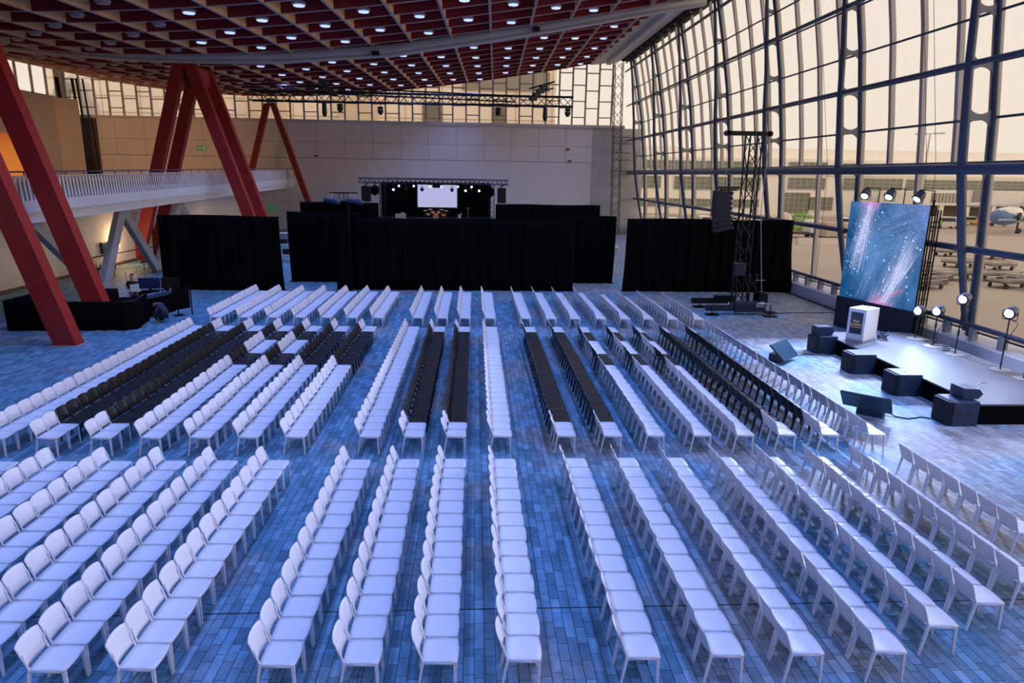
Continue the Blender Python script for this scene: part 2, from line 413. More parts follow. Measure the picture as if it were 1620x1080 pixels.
# the lamps' light
LL = [p for p in lit_lamps if p[1] < 80]
sel = sorted(LL, key=lambda p: (round(p[1], 1), p[0]))[::3]
for (x, y, z) in sel:
    area('lamp_light', (x, y, z-.06), .34, LAMP_POWER, BLUE, (x, y, 0), 112)
for y in (-10, -3, 4, 11, 18, 25):
    for x in (-14, -5, 4, 11):
        area('lamp_light', (x, y, roof_z(x, y)-.06), .5, LAMP_POWER*1.15, BLUE, (x, y, 0), 112)

# big duct hung under the ribs across the hall
dp = [(-46, 16.6), (-39, 15.5), (-32.6, 14.72), (-28.4, 14.42), (-24.2, 14.19), (-19.9, 14.13), (-13.4, 14.29), (-5.9, 14.9), (2.1, 16.2), (6.6, 17.0), (11.0, 17.85), (16.2, 18.8)]
duct = thing('ceiling_duct', 'long pale grey duct curving across under the red ceiling', 'duct', (-20, YT, 14.1))
MB().tube([(x, YT, z+.1) for x, z in dp], .42, 14).build('pipe', DUCT, duct, True)
mb = MB()
for i in range(len(dp)-1):
    mb.bar((dp[i][0], YT-.15, dp[i][1]-.30), (dp[i+1][0], YT-.15, dp[i+1][1]-.30), .5, .12)
mb.build('cable_tray', mat('pale_tray', (.55, .53, .52), .5), duct)
mb = MB()
for x, z in ((-7.0, 14.75), (4.2, 16.6)):
    mb.box(x-.25, x+.25, YT-.72, YT-.42, z-.22, z+.05).tube([(x, YT-.6, z), (x, YT-.6, z+1.5)], .02, 4)
mb.build('junction_box', BLACKM, duct)
# ------------------------------------------------------------------ WINDOW WALL
GZ = [(0.9, 19.42), (2, 19.36), (4, 19.26), (7.05, 19.03), (8.9, 18.86), (12.8, 18.35), (16, 17.75), (19.6, 16.95)]
IZ = [(0.9, 19.2), (2, 18.97), (4.1, 18.50), (7.05, 17.98), (8.9, 17.80), (10.7, 17.62), (12.8, 17.50), (14.8, 17.30), (17, 17.1), (19.4, 16.8)]
def gxz(z): return float(np.interp(z, [a for a, b in GZ], [b for a, b in GZ]))
def ixz(z): return float(np.interp(z, [a for a, b in IZ], [b for a, b in IZ]))
zz = [.9, 2, 4, 7.05, 8.9, 10.7, 12.8, 14.5, 16, 18, 19.6]
CY = [25.2 + 8.9*k for k in range(-4, 7)]
w2 = thing('window_2', 'x', 'x', (19.4, 30, .9)); del w2['label'], w2['category']; w2['kind'] = 'structure'
mb = MB(); V = []
for z in zz: V += [(gxz(z)+.32, YN, z), (gxz(z)+.32, YB, z)]
mb.add(V, [(2*i, 2*i+1, 2*i+3, 2*i+2) for i in range(len(zz)-1)]).build('pane', GLASS, w2)
for c in CY:
    for k in range(4):
        y = c + 2.225*k
        if y > YB: continue
        z0 = .75 if k in (0, 2) else 7.1
        mb = MB(); pts = [z for z in zz if z > z0]; pts = [z0]+pts
        for a, b in zip(pts[:-1], pts[1:]):
            mb.bar((gxz(a)+.22, y+(.28 if k == 0 else 0), a), (gxz(b)+.22, y+(.28 if k == 0 else 0), b), .20, (.30 if k == 0 else .20), up=(1, 0, 0))
        mb.build('mullion', MULL, w2)
def hbar(name, z, x, r, m=STEELB):
    return MB().tube([(x, YN, z), (x, YB, z)], r, 8).build(name, m, w2, True)
for z in (8.9, 12.5, 16.2): hbar('transom', z, gxz(z)+.08, .05)
for z in (10.7, 14.5, 18.2):
    hbar('thick_transom', z, ixz(z)+.05, .10)
    hbar('transom', z+.12, gxz(z)+.05, .05)
hbar('main_beam', 7.05, 17.98, .20); hbar('main_beam', 7.28, 18.3, .05)
hbar('lower_beam', 4.1, 18.8, .13)
hbar('sill_rail', 1.22, 19.12, .10); hbar('sill_rail', 1.0, 19.2, .04)
mb = MB()
for y in np.arange(YN+1, YB, 1.5): mb.box(19.0, 19.25, y, y+.22, .62, 1.18)
mb.build('rail_brackets', GREYST, w2)
for n, c in enumerate(CY):
    if c > YB: continue
    t = bpy.data.objects.new('facade_column', None); COL.objects.link(t); t.location = (19, c, .8); t['kind'] = 'structure'
    zo = [.7, 2, 4, 7.05, 8.9, 10.7, 12.8, 14.5, 16, 18, 19.5]
    MB().tube([(gxz(z), c, z) for z in zo], .13, 8).build('outer_chord', STEELB, t, True)
    MB().tube([(ixz(z), c, z) for z in [.95, 2, 4.1, 7.05, 8.9, 10.7, 12.8, 14.5, 16, 18, 19.4]], [.09, .12, .15, .17, .16, .15, .14, .13, .12, .11, .1], 8).build('inner_chord', STEELB, t, True)
    mb = MB()
    for z in (4.1, 7.05, 8.9, 10.7, 12.5, 14.5, 16.2, 18.2):
        x0, x1 = ixz(z), gxz(z); w = x1-x0; top = []; bot = []
        for i in range(9):
            tt = i/8; h = .10 + min(w, 1.0)/2*(1-math.sqrt(max(0, 1-(2*tt-1)**2)))*.95
            top.append((x0+w*tt, z+h)); bot.append((x0+w*tt, z-h))
        mb.prism(top+bot[::-1], c-.03, c+.03)
    mb.build('web_plate', mat('web_grey', (.26, .27, .28), .5), t)
# ledge at the foot of the window wall
struct(MB().prism([(18.8, 0), (20.0, 0), (20.0, .8), (19.6, .78), (18.82, .62)], YN, YB).build('trim_2', mat('pale_ledge', (.62, .61, .62), .4)))
struct(MB().box(18.55, 18.8, YN, YB, 0, .03).build('trim_3', DARKGAP))
# hanging blind cables before the glass
for y in (27.9, 28.5, 36.8, 37.4, 45.6, 46.2):
    struct(MB().tube([(18.9, y, .9), (18.9, y+.1, 7), (17.9, y+.5, 14), (17, y+.5, 19)], .012, 4).build('wall_cable', BLACKM))
# lattice mast in the corner
mast = thing('corner_mast', 'slender grey lattice mast standing in the corner by the clerestory', 'mast', (16.4, 80.6, 0))
mb = truss(MB(), (16.4, 80.6, 0), (15.9, 80.6, 19), .9, .05, 1.0); mb.build('lattice', mat('mast_grey', (.12, .12, .13), .5), mast)
mb = MB()
for z in (10.9, 10.2, 9.2, 8.4, 7.2): mb.box(15.4, 17.6, 80.0, 80.2, z, z+.08)
mb.build('platform', mat('mast_grey', (.12, .12, .13), .5), mast)
# ------------------------------------------------------------------ LEFT SIDE
# lower wall, mezzanine slab and bridge
struct(MB().box(-25.5, -25.1, YN, YB, 0, 4.7).build('wall_lower', WALLW))
struct(MB().box(-25.1, -25.0, YN, YB, 0, .18).build('baseboard_lower', mat('brown_base', (.12, .08, .06), .6)))
def edge_x(y): return -18.35 - .047*(y-30.3)
def slab_z(y): return 5.24 + .0105*(y-30)
wk = bpy.data.objects.new('walkway', None); COL.objects.link(wk); wk.location = (-20, 30, 5); wk['kind'] = 'structure'
V = []; ysw = [YN, 10, 30, 54, YB]
PALE = noisy('pale_painted_steel', (.55, .57, .62), (.62, .64, .68), 1, .55)
mb = MB(); V = []
for y in ysw: V += [(edge_x(y), y, slab_z(y)), (-45, y, slab_z(y)), (-45, y, slab_z(y)-.5), (edge_x(y), y, slab_z(y)-.5)]
F = [(i*4+k, i*4+(k+1) % 4, i*4+4+(k+1) % 4, i*4+4+k) for i in range(4) for k in range(4)] + [(3, 2, 1, 0), (16, 17, 18, 19)]
mb.add(V, F).build('deck', PALE, wk)
mb = MB()
for a, b in zip(ysw[:-1], ysw[1:]): mb.bar((edge_x(a)-.35, a, slab_z(a)-.72), (edge_x(b)-.35, b, slab_z(b)-.72), .35, .45)
mb.build('edge_beam', PALE, wk)
# zigzag struts under the walkway
pts = [(-20.0, 24.5, 4.1), (-20.0, 32.2, 4.2), (-19.6, 36.6, .25), (-20.3, 40.9, 4.3), (-20.8, 45.6, .25), (-20.9, 50.2, 4.35), (-21.2, 55.0, .25)]
for a, b in zip(pts[1:-1], pts[2:]):
    MB().bar(a, b, .34, .55, up=(0, 1, 1)).build('zigzag_strut', GREYST, wk)
for p in (pts[2], pts[4], pts[6]): MB().prism([(-.55, 0), (.55, 0), (.75, .9), (-.75, .9)], -.3, .3, 'X').build('strut_foot', GREYST, wk).location = (p[0]+20, p[1]-30, 0-5)
# railing
rail = thing('walkway_railing', 'pale grey handrail with vertical bars along the raised walkway', 'railing', (edge_x(30), 30, 5.25))
gaps = [(25.5, 30.0)]
mb = MB(); mt = MB()
for a, b in zip(ysw[:-1], ysw[1:]):
    mb.tube([(edge_x(a)-.06, a, slab_z(a)+1.15), (edge_x(b)-.06, b, slab_z(b)+1.15)], .035, 6)
    mt.bar((edge_x(a)-.06, a, slab_z(a)+.98), (edge_x(b)-.06, b, slab_z(b)+.98), .05, .03)
mb.build('handrail', STEELB, rail); mt.build('top_rail', PALE, rail)
mb = MB()
for y in np.arange(12, YB, 1.6): mb.box(edge_x(y)-.08, edge_x(y)-.04, y, y+.05, slab_z(y)+.95, slab_z(y)+1.15)
mb.build('rail_bracket', STEELB, rail)
RAILW = mat('white_rail_bar', (.68, .66, .66), .5)
ys_b = np.arange(27.2, YB-.5, .30)
big = 100; rest = MB()
for i, y in enumerate(ys_b):
    mbb = MB() if i < big else rest
    mbb.bar((edge_x(y)-.06, y, slab_z(y)), (edge_x(y)-.12, y, slab_z(y)+.98), .11, .035, up=(1, 0, 0))
    if i < big: mbb.build('baluster', RAILW, rail)
o = rest.build('far_baluster', RAILW, rail); o['kind'] = 'stuff'
# upper left wall, curved, with the orange lit lobby, glazing above
BROWN = noisy('beige_plaster', (.50, .40, .32), (.56, .45, .36), .8, .85, spec=.15)
wl = MB()
prof = [(-42.6, 79.5), (-43.2, 78.6), (-44.0, 77.6), (-44.3, 72.2)]
def vwall(mb, pts, z0, z1, th=.3):
    for (x0, y0), (x1, y1) in zip(pts[:-1], pts[1:]):
        mb.add([(x0, y0, z0), (x1, y1, z0), (x1, y1, z1), (x0, y0, z1), (x0-th, y0, z0), (x1-th, y1, z0), (x1-th, y1, z1), (x0-th, y0, z1)],
               [(0,1,2,3),(7,6,5,4),(0,4,5,1),(3,2,6,7),(0,3,7,4),(1,5,6,2)])
vwall(wl, prof, 5.3, 13.7); vwall(wl, [(-44.3, 72.2), (-44.5, 60), (-44.5, YN)], 9.7, 13.7)
vwall(wl, [(-44.5, 58), (-44.5, YN)], 5.3, 9.7)
struct(wl.build('wall_left', BROWN))
ORG = mat('lobby_orange', (.75, .50, .26), .8)
lb = MB().box(-52, -51.8, 56, 74, 5.2, 9.8).box(-52, -44.5, 73.8, 74, 5.2, 9.8).box(-52, -44.5, 56, 56.2, 5.2, 9.8).box(-52, -44.5, 56, 74, 9.7, 9.9).box(-52, -44.5, 56, 74, 5.0, 5.2)
struct(lb.build('wall_lobby', ORG))
spot('mezzanine_fill', (-38, 44, 8.2), (-37.5, 82, 8.0), 10500, (1, .50, .25), 50, 1.0, .3)  # added unseen spot, warms the walkway side of the end wall
spot('mezzanine_fill_2', (-40, 36, 6.5), (-33, 62, 15.5), 800, (1, .55, .28), 100, 1.0, .3)  # second added spot, unseen, lifts the ribs above the mezzanine
area('lobby_lamp', (-48, 66, 9.5), 2.5, 420, (1, .62, .25), (-48, 66, 5))
struct(MB().box(-51.8, -51.7, 68.2, 69.6, 5.2, 7.6).build('door_1', mat('lobby_door', (.6, .33, .12), .6)))
tag(MB().box(-51.75, -51.7, 70.4, 71.1, 8.0, 8.25).build('wall_sign', mat('sign_brown', (.28, .10, .04), .6)), 'small brown sign on the orange lit lobby wall', 'sign')
w3 = MB()
for y in np.arange(YN, 79, 2.4): w3.box(-44.5, -44.3, y, y+.16, 13.7, 19)
w3.box(-44.5, -44.3, YN, 79, 13.7, 13.9)
struct(w3.build('window_3', mat('pale_frame', (.6, .58, .52), .6)))
struct(MB().add([(-44.4, YN, 13.8), (-44.4, 79, 13.8), (-44.4, 79, 20), (-44.4, YN, 20)], [(0, 1, 2, 3)]).build('window_3_pane', GLASS))
# dark bundle of posts in the corner
tb = thing('corner_posts', 'bundle of tall dark grey posts where brown wall meets clerestory', 'posts', (-43.2, 80.6, 5.4))
for x, y, r, w in ((-44.4, 80.2, .22, 0), (-43.2, 80.9, .16, 0), (-42.8, 81.0, .12, 0), (-42.3, 81.3, .1, 0)):
    MB().tube([(x-.5, y, 16.0), (x, y, 5.3)], r, 8).build('post', mat('dark_post', (.045, .04, .036), .5), tb, True)
MB().box(-45, -42.2, YB-.12, YB-.02, 5.3, 12).build('backing', mat('dark_backing', (.10, .07, .05), .8), tb)
# ------------------------------------------------------------------ RED A-FRAMES
def aframe(y0, xa, half, za, label, w=.42, dys=(0, 2.8)):
    t = thing('red_support_frame', label, 'support frame', (xa, y0+1.4, 0), 'red A-shaped support frames')
    for dy in dys:
        for s in (1, -1):
            q = (xa+s*.30, y0+dy+.28, za); p = (xa+s*half, y0+dy+.28, 0)
            mb = MB()
            mb.add([(p[0]-w, p[1]-.28, 0), (p[0]+w, p[1]-.28, 0), (p[0]+w, p[1]+.28, 0), (p[0]-w, p[1]+.28, 0),
                    (q[0]-w, q[1]-.28, za), (q[0]+w, q[1]-.28, za), (q[0]+w, q[1]+.28, za), (q[0]-w, q[1]+.28, za)],
                   [(0,3,2,1),(4,5,6,7),(0,1,5,4),(1,2,6,5),(2,3,7,6),(3,0,4,7)])
            mb.build('leg', RED, t)
            MB().box(p[0]-.55, p[0]+.55, p[1]-.42, p[1]+.42, 0, .03).build('foot_plate', GREYST, t)
    if len(dys) > 1:
        MB().box(xa-.1, xa+.75, y0+.56, y0+2.8, za-1.5, za-.35).build('cross_piece', RED, t)
        MB().box(xa-.75, xa-.2, y0+.56, y0+2.8, za-1.2, za-.35).build('cross_piece', RED, t)
    MB().box(xa-.35, xa+.45, y0+.1, y0+.7, za, za+.55).build('bearing', mat('pale_bearing', (.5, .47, .45), .6), t)
    return t
aframe(25.9, -19.9, 4.4, 14.2, 'nearest red A-frame, its twin legs crossing the walkway beside the black control booth')
aframe(52.0, -20.4, 4.7, 14.0, 'red A-frame with four legs carrying the ceiling duct midway along the walkway')
aframe(78.0, -22.0, 4.5, 13.6, 'farther slim red A-frame standing just before the pale end wall', .30, (0,))
# ------------------------------------------------------------------ CHAIRS (they all face the stage, +X)
def chair_seat():
    # origin: floor under the near front corner; x runs back to front (-.46..0), y along the row (0..W)
    Wd, N, M_ = .472, 6, 8; V = []; F = []
    def P(i, j, dz):
        u = i/N; v = j/M_
        x = -.45 + .45*u; yy = (v-.5)*Wd*(1-.04*(1-u))
        x += .022*(1-(2*v-1)**2)*u*u
        z = .472 - .014*(1-(2*v-1)**2)*math.sin(math.pi*min(1, u*1.05)) - .012*u**6
        return (x, Wd/2+yy, z+dz)
    for dz in (0, -.02):
        for i in range(N+1):
            for j in range(M_+1): V.append(P(i, j, dz))
    n = (N+1)*(M_+1)
    for i in range(N):
        for j in range(M_):
            a = i*(M_+1)+j; F.append((a, a+M_+1, a+M_+2, a+1)); F.append((a+n, a+1+n, a+M_+2+n, a+M_+1+n))
    for i in range(N):
        for j in (0, M_):
            a = i*(M_+1)+j; F.append((a, a+M_+1, a+M_+1+n, a+n))
    for j in range(M_):
        for i in (0, N):
            a = i*(M_+1)+j; F.append((a, a+1, a+1+n, a+n))
    mb = MB().add(V, F)
    # apron under the rim
    for y in (.012, Wd-.012):
        mb.bar((-.43, y, .437), (-.02, y, .437), .018, .035)
    mb.bar((-.015, .02, .437), (-.015, Wd-.02, .437), .018, .03)
    return mb
def chair_back():
    Wd, N, M_ = .472, 8, 8; V = []; F = []
    def P(i, j, t):
        v = i/N; u = 2*j/M_-1
        hw = (.213 + .023*math.sin(math.pi*.5*min(1, v*1.8)))
        z = .506 + .30*v + .015*(1-u*u)*v*v - .022*(1-u*u)*(1-v)**2 - .012*abs(u)**7*v**4
        x = -.455 - .085*v - .010*v*v - .035*(1-u*u) - t
        return (x, Wd/2+u*hw, z)
    for t in (0, .014):
        for i in range(N+1):
            for j in range(M_+1): V.append(P(i, j, t))
    n = (N+1)*(M_+1)
    for i in range(N):
        for j in range(M_):
            a = i*(M_+1)+j; F.append((a, a+1, a+M_+2, a+M_+1)); F.append((a+n, a+M_+1+n, a+M_+2+n, a+1+n))
    for i in range(N):
        for j in (0, M_):
            a = i*(M_+1)+j; F.append((a, a+M_+1, a+M_+1+n, a+n))
    for j in range(M_):
        for i in (0, N):
            a = i*(M_+1)+j; F.append((a, a+1, a+1+n, a+n))
    mb = MB().add(V, F)
    for s in (0, 1):
        y = .022 if s == 0 else Wd-.022
        mb.tube([(-.435, y, .44), (-.452, y, .50), (-.472, y, .56), (-.492, y, .68)], [.017, .016, .014, .008], 6)
    return mb
def chair_leg(front, far):
    Wd = .472; y = Wd-.024 if far else .024; yo = .012 if far else -.012
    if front: return MB().bar((-.026, y, .45), (-.012, y+yo, 0), .044, .044, up=(0, 1, 0), w2=.026, h2=.026)
    return MB().bar((-.435, y, .46), (-.515, y+yo, 0), .034, .046, up=(0, 1, 0), w2=.026, h2=.028)
def make_chair(name, m):
    t = thing(name, 'x', 'chair')
    s = chair_seat().build('seat', m, t, True); b = chair_back().build('backrest', m, t, True)
    for o in (s, b):
        pass
    for f in (1, 0):
        for far in (0, 1): chair_leg(f, far).build('leg', m, t)
    return t
wchair = make_chair('white_chair', WHITE); bchair = make_chair('black_chair', BLACKP)
# rows counted from the stage: X of the front seat edge, first y, number, pitch
RX = dict(L7=-9.72, L6=-9.72, L5=-8.50, L4=-7.372, L3=-6.237, L2=-5.129, L1=-4.035, M1=-2.282, M2=-1.233, M3=-.226, M4=.879,
          R1=2.448, R2=3.568, R3=4.644, R4=5.786, R5=6.86, R6=7.925, R7=9.008, R8=10.193)
RX['L6'] = -9.72; RX['L7'] = -10.9
rows = ['R8','R7','R6','R5','R4','R3','R2','R1','M4','M3','M2','M1','L1','L2','L3','L4','L5','L6','L7']
def pattern(row, k, n=25):
    f = n-1-k                       # from the far end
    if row in ('L5', 'L6', 'M2', 'M3', 'R1', 'R2', 'R6', 'R7'): return not (k < 2 or f < 2)
    if row in ('L3', 'L4', 'R3', 'R4', 'R5'): return 2 <= f < 5 or 9 <= f < 12
    if row in ('L1', 'L2'): return 2 <= f < 12
    return False
seats = []
for ri, r in enumerate(rows):
    x = RX[r]
    # near block, 13 chairs counted from y=7.58
    start = {'R5': 1, 'R6': 2, 'R7': 2, 'R8': 3}.get(r, 0)
    for k in range(start, 13): seats.append(('near', ri, r, k, 12-k, x, 7.58+.5*k, False))
    for k in range(25): seats.append(('middle', ri, r, k, 24-k, x, 15.39+.4875*k, pattern(r, k)))
    nC = {'R5': 13, 'R6': 12, 'R7': 12, 'R8': 11, 'R4': 14}.get(r, 14)
    for k in range(nC): seats.append(('far', ri, r, k, nC-1-k, x, 29.32+.483*k, False))
rr = random.Random(3)
white_vis = []; black_vis = []; done = []
for s in seats:
    blk, ri, r, k, f, x, y, blackq = s
    jx, jy, jr = rr.gauss(0, .007), rr.gauss(0, .004), rr.gauss(0, .007)
    u, v, d = project((x-.2, y+.2, .5))
    w = 540/d
    if d < 1 or u < -w*.7 or u > 1620+w*.7 or v > 1080+w*.9: continue
    (black_vis if blackq else white_vis).append((y, s, (x+jx, y+.019+jy, jr)))
white_vis.sort(key=lambda t: project((t[1][5], t[1][6], .5))[2]); black_vis.sort(key=lambda t: t[0])
def chair_label(col, s):
    blk, ri, r, k, f, x, y, b = s
    n = 'farthest' if False else (ORD[f]+' from far end' if f else 'at the far end')
    return f"{col} plastic chair {n} of {ORD[ri]} row from stage, {blk} block"
usedw = usedb = False
for lst, proto, col in ((white_vis[:300], wchair, 'white'), (black_vis[:300], bchair, 'black')):
    for i, (y, s, (px_, py_, jr)) in enumerate(lst):
        o = proto if i == 0 else copy_tree(proto)
        o.location = (px_, py_, 0); o.rotation_euler = (0, 0, jr)
        o['label'] = chair_label(col, s); o['group'] = f"{col} chairs in the {s[0]} block"
# the rest, small and far, as one mass
tv, tf = [], []
for ch in wchair.children:
    n = len(tv); tv += [tuple(v.co) for v in ch.data.vertices]; tf += [tuple(i+n for i in p.vertices) for p in ch.data.polygons]
tv = np.array(tv); tf4 = tf
AV = []; AF = []; n = 0
for (y, s, (px_, py_, jr)) in white_vis[300:]:
    c, sn = math.cos(jr), math.sin(jr)
    R_ = np.array([[c, -sn, 0], [sn, c, 0], [0, 0, 1]])
    AV.append(tv @ R_.T + np.array([px_, py_, 0])); AF += [tuple(i+n for i in f) for f in tf4]; n += len(tv)
me = bpy.data.meshes.new('far_chairs'); me.from_pydata(np.concatenate(AV).tolist(), [], AF); me.materials.append(WHITE)
me.polygons.foreach_set('use_smooth', [True]*len(me.polygons))
fc = bpy.data.objects.new('far_chairs', me); COL.objects.link(fc)
tag(fc, 'rows of small white plastic chairs farther back before the black curtains', 'chairs'); fc['kind'] = 'stuff'
print('white', len(white_vis), 'black', len(black_vis))
# ------------------------------------------------------------------ BLACK DRAPES
def drape(label, x0, x1, y, h, flare=(0, 0), group=None, amp=.05, folds=.32, mt=BLACKC, name='black_drape', seed=0):
    t = thing(name, label, 'curtain', ((x0+x1)/2, y, 0), group)
    r = random.Random(seed+int(x0*10)); n = int((x1-x0)/.055); V = []; F = []; nz = 7
    ph = [r.uniform(0, 6.28) for _ in range(4)]
    for j in range(nz+1):
        v = j/nz
        for i in range(n+1):
            u = i/n; x = x0+(x1-x0)*u
            x += (flare[0]*(1-u)*(1-v)**2 + flare[1]*u*(1-v)**2)
            a = amp*(1.1-.35*v)
            yy = y + a*(math.sin(x/folds*6.28*.5+ph[0]) + .5*math.sin(x/folds*6.28*.83+ph[1]) + .3*math.sin(x*1.9+ph[2]))
            hz = h + .05*math.sin(x*.9+ph[3])*.5
            V.append((x, yy, .02+v*(hz-.02)))
    for j in range(nz):
        for i in range(n):
            a = j*(n+1)+i; F.append((a, a+1, a+n+2, a+n+1))
    o = MB().add(V, F).build('fabric', mt, t, True)
    md = o.modifiers.new('thick', 'SOLIDIFY'); md.thickness = .01
    MB().tube([(x0, y+.1, h-.06), (x1, y+.1, h-.06)], .025, 6).build('top_rail', BLACKM, t)
    mb = MB(); k = max(1, int((x1-x0)/3))
    for i in range(k+1):
        x = x0+.1+(x1-x0-.2)*i/k; mb = MB().tube([(x, y+.14, 0), (x, y+.14, h-.05)], .025, 6).box(x-.22, x+.22, y+.08, y+.5, 0, .02)
        mb.build('upright', BLACKM, t)
    return t
drape('tall black drape beside the walkway, left of the narrow gap'.replace('left of the narrow gap', 'farthest from window wall'), -17.40, -10.85, 38.8, 4.17, (.0, .12))
drape('long black drape behind the middle seating rows', -7.9, 5.68, 39.3, 4.13, (0, 0))
drape('black drape between window wall and the gap, behind the lattice tower', 8.72, 18.55, 39.4, 4.27, (-.12, .35))
drape('set-back black drape overlapping the long middle drape, by the followspot tower', -11.3, -7.0, 42.1, 4.25, (.1, 0))
drape('set-back black drape overlapping the long middle drape, beside the lattice tower gap', 5.0, 8.72, 42.4, 4.2, (0, -.1))
# far ones flanking the small concert stage
drape('low black drape far back, on the walkway side of the small stage', -18.2, -10.1, 73.2, 3.55)
drape('low black drape far back, on the window side of the small stage', 2.1, 13.2, 73.2, 3.6)
drape('black backdrop hung behind the small stage screen', -9.9, 1.6, 73.8, 5.7, name='stage_backdrop')

# ------------------------------------------------------------------ SMALL CONCERT STAGE, FAR BACK
YS = 70.0
st = thing('small_stage', 'small raised stage platform far behind the black drapes', 'stage', (-4, 70, 0))
MB().box(-10, 2, 67.2, 73.4, 2.05, 2.2).build('deck', BLACKM, st); MB().box(-9.9, 1.9, 67.3, 73.3, 0, 2.05).build('skirt', BLACKC, st)
rig = thing('stage_truss', 'dark lattice truss portal carrying lights over the small stage', 'truss', (-4, YS, 0))
truss(MB(), (-11.6, YS, 5.85), (3.25, YS, 5.85), .45, .06, .45).build('top_truss', BLACKM, rig)
for x in (-9.25, 1.6): truss(MB(), (x, YS, 2.22), (x, YS, 5.62), .5, .03, .5).build('truss_leg', BLACKM, rig)
for i, x in enumerate((-10.85, 2.6)):
    t = thing('hanging_speaker', ['black speaker stack hanging from small stage truss, walkway end', 'black speaker stack hanging from small stage truss, window end'][i], 'speaker', (x, YS, 4.6), 'speakers hanging on the small stage truss')
    MB().cbox((x, YS, 4.55), (.85, .6, 1.5)).build('cabinet', BLACKP, t)
    MB().tube([(x-.1, YS, 5.3), (x+.12, YS, 5.7)], .05, 5).tube([(x-.2, YS, 5.28), (x+.25, YS, 5.6)], .05, 5).build('yoke', BLACKM, t)
for i, x in enumerate((-9.9, 1.45)):
    tag(MB().lathe((x, YS-.6, 4.9), [(.05, -.5), (.4, -.3), (.42, .3), (.06, .55), (.03, .75)], 10).build('hoist_bag', BLACKC), ['dark chain bag at the walkway side of small stage truss', 'dark chain bag at the window side of small stage truss'][i], 'chain bag')
scr = thing('projection_screen', 'blank pale projection screen hung above the small stage', 'screen', (-4.1, 72.2, 4))
MB().box(-6.12, -1.75, 72.15, 72.25, 3.05, 5.6).build('frame', BLACKM, scr)
MB().box(-5.95, -1.92, 72.1, 72.16, 3.22, 5.48).build('surface', mat('projected_white', (.6, .6, .7), .6, emit=(.42, .42, .62), estr=.85), scr)
tag(MB().cbox((-3.9, 70.2, 5.4), (.8, .5, .35)).build('projector', BLACKM), 'small black projector hung before the blank screen', 'projector')
# head lamps under the truss
def par_can(x, y, z, lens, name, label, grp, tilt=-.5, r=.17):
    t = thing(name, label, 'stage light', (x, y, z), grp)
    MB().lathe((x, y, z), [(r*.6, .25), (r, .1), (r, -.12)], 10, (0, 1, -tilt)).build('body', BLACKM, t)
    a = Vector((0, 1, -tilt)).normalized()
    MB().lathe(Vector((x, y, z))-a*.13, [(r*.92, 0), (r*.92, .02)], 10, a).build('lens', lens, t)
    MB().tube([(x-r*1.1, y, z), (x-r*1.1, y, z+.25), (x+r*1.1, y, z+.25), (x+r*1.1, y, z)], .02, 4).tube([(x, y, z+.25), (x, y, 5.85), (x, YS-.28, 5.85)], .02, 4).build('yoke', BLACKM, t)
    return t
for i, x in enumerate((-7.55, -6.1, -4.5, -3.4, -1.75, -.4)):
    par_can(x, YS-.42, 5.42, STUDIO, 'stage_spotlight', f'small lit white lamp, {ORD[i]} along the upper line of the small stage truss', 'lit lamps on the small stage truss', r=.10)
for i, x in enumerate((-8.1, -1.0, .35)):
    par_can(x, YS-.42, 5.05, STUDIO, 'low_spotlight', f'small lit lamp hung low, {ORD[i]} along the small stage truss', 'low lit lamps on the small stage truss', r=.11)
for i, x in enumerate((-6.9, -5.3, -2.35, -.5)):
    par_can(x, YS-.42, 5.05, BLACKP, 'moving_head_lamp', f'unlit moving head lamp, {ORD[i]} along the small stage truss', 'unlit moving heads on the small stage truss', r=.16)
# drum kit and side gear on the small stage
dk = thing('drum_kit', 'orange-lit drum kit standing under the blank screen', 'drum kit', (-3.95, 69.4, 2.2))
COPPER = mat('drum_shell', (.65, .25, .1), .35); CYM = mat('cymbal', (.75, .5, .2), .3, metal=.8)
MB().lathe((-3.95, 69.0, 2.48), [(.28, 0), (.28, .45)], 16, (0, 1, 0)).build('bass_drum', COPPER, dk)
for x, z in ((-4.25, 2.75), (-3.7, 2.75), (-4.75, 2.55), (-3.2, 2.5)): MB().lathe((x, 69.3, z), [(.18, 0), (.18, .22)], 12).build('tom', COPPER, dk)
for x, z in ((-5.0, 3.0), (-2.95, 3.0), (-4.5, 3.12), (-3.4, 3.1)):
    c = MB().lathe((x, 69.5, z), [(.26, 0), (.03, .05)], 12).build('cymbal', CYM, dk)
    MB().tube([(x, 69.5, 2.2), (x, 69.5, z)], .015, 4).build('stand', GREYST, dk)
spot('drum_lamp', (-4, 69.0, 5.3), (-3.9, 69.5, 2.5), 160, (1, .55, .3), 40)
for x, w, l in ((-7.4, 1.0, 'row of small pale pedals and cases at the foot of the small stage'), (-1.6, .3, 'small orange-lit amplifier on the small stage')):
    tag(MB().cbox((x, 69, 2.45), (w, .4, .5)).cbox((x+.2, 69, 2.75), (w*.3, .2, .12)).build('stage_case', mat('case_pale', (.5, .42, .36), .6)), l, 'equipment')
tag(MB().tube([(-.75, 69.2, 2.2), (-.75, 69.2, 3.35)], .03, 5).tube([(-.75, 69.2, 3.3), (-.95, 68.9, 3.35)], .02, 4).build('microphone_stand', CYM), 'thin microphone stand at the window side of the drum kit', 'stand')

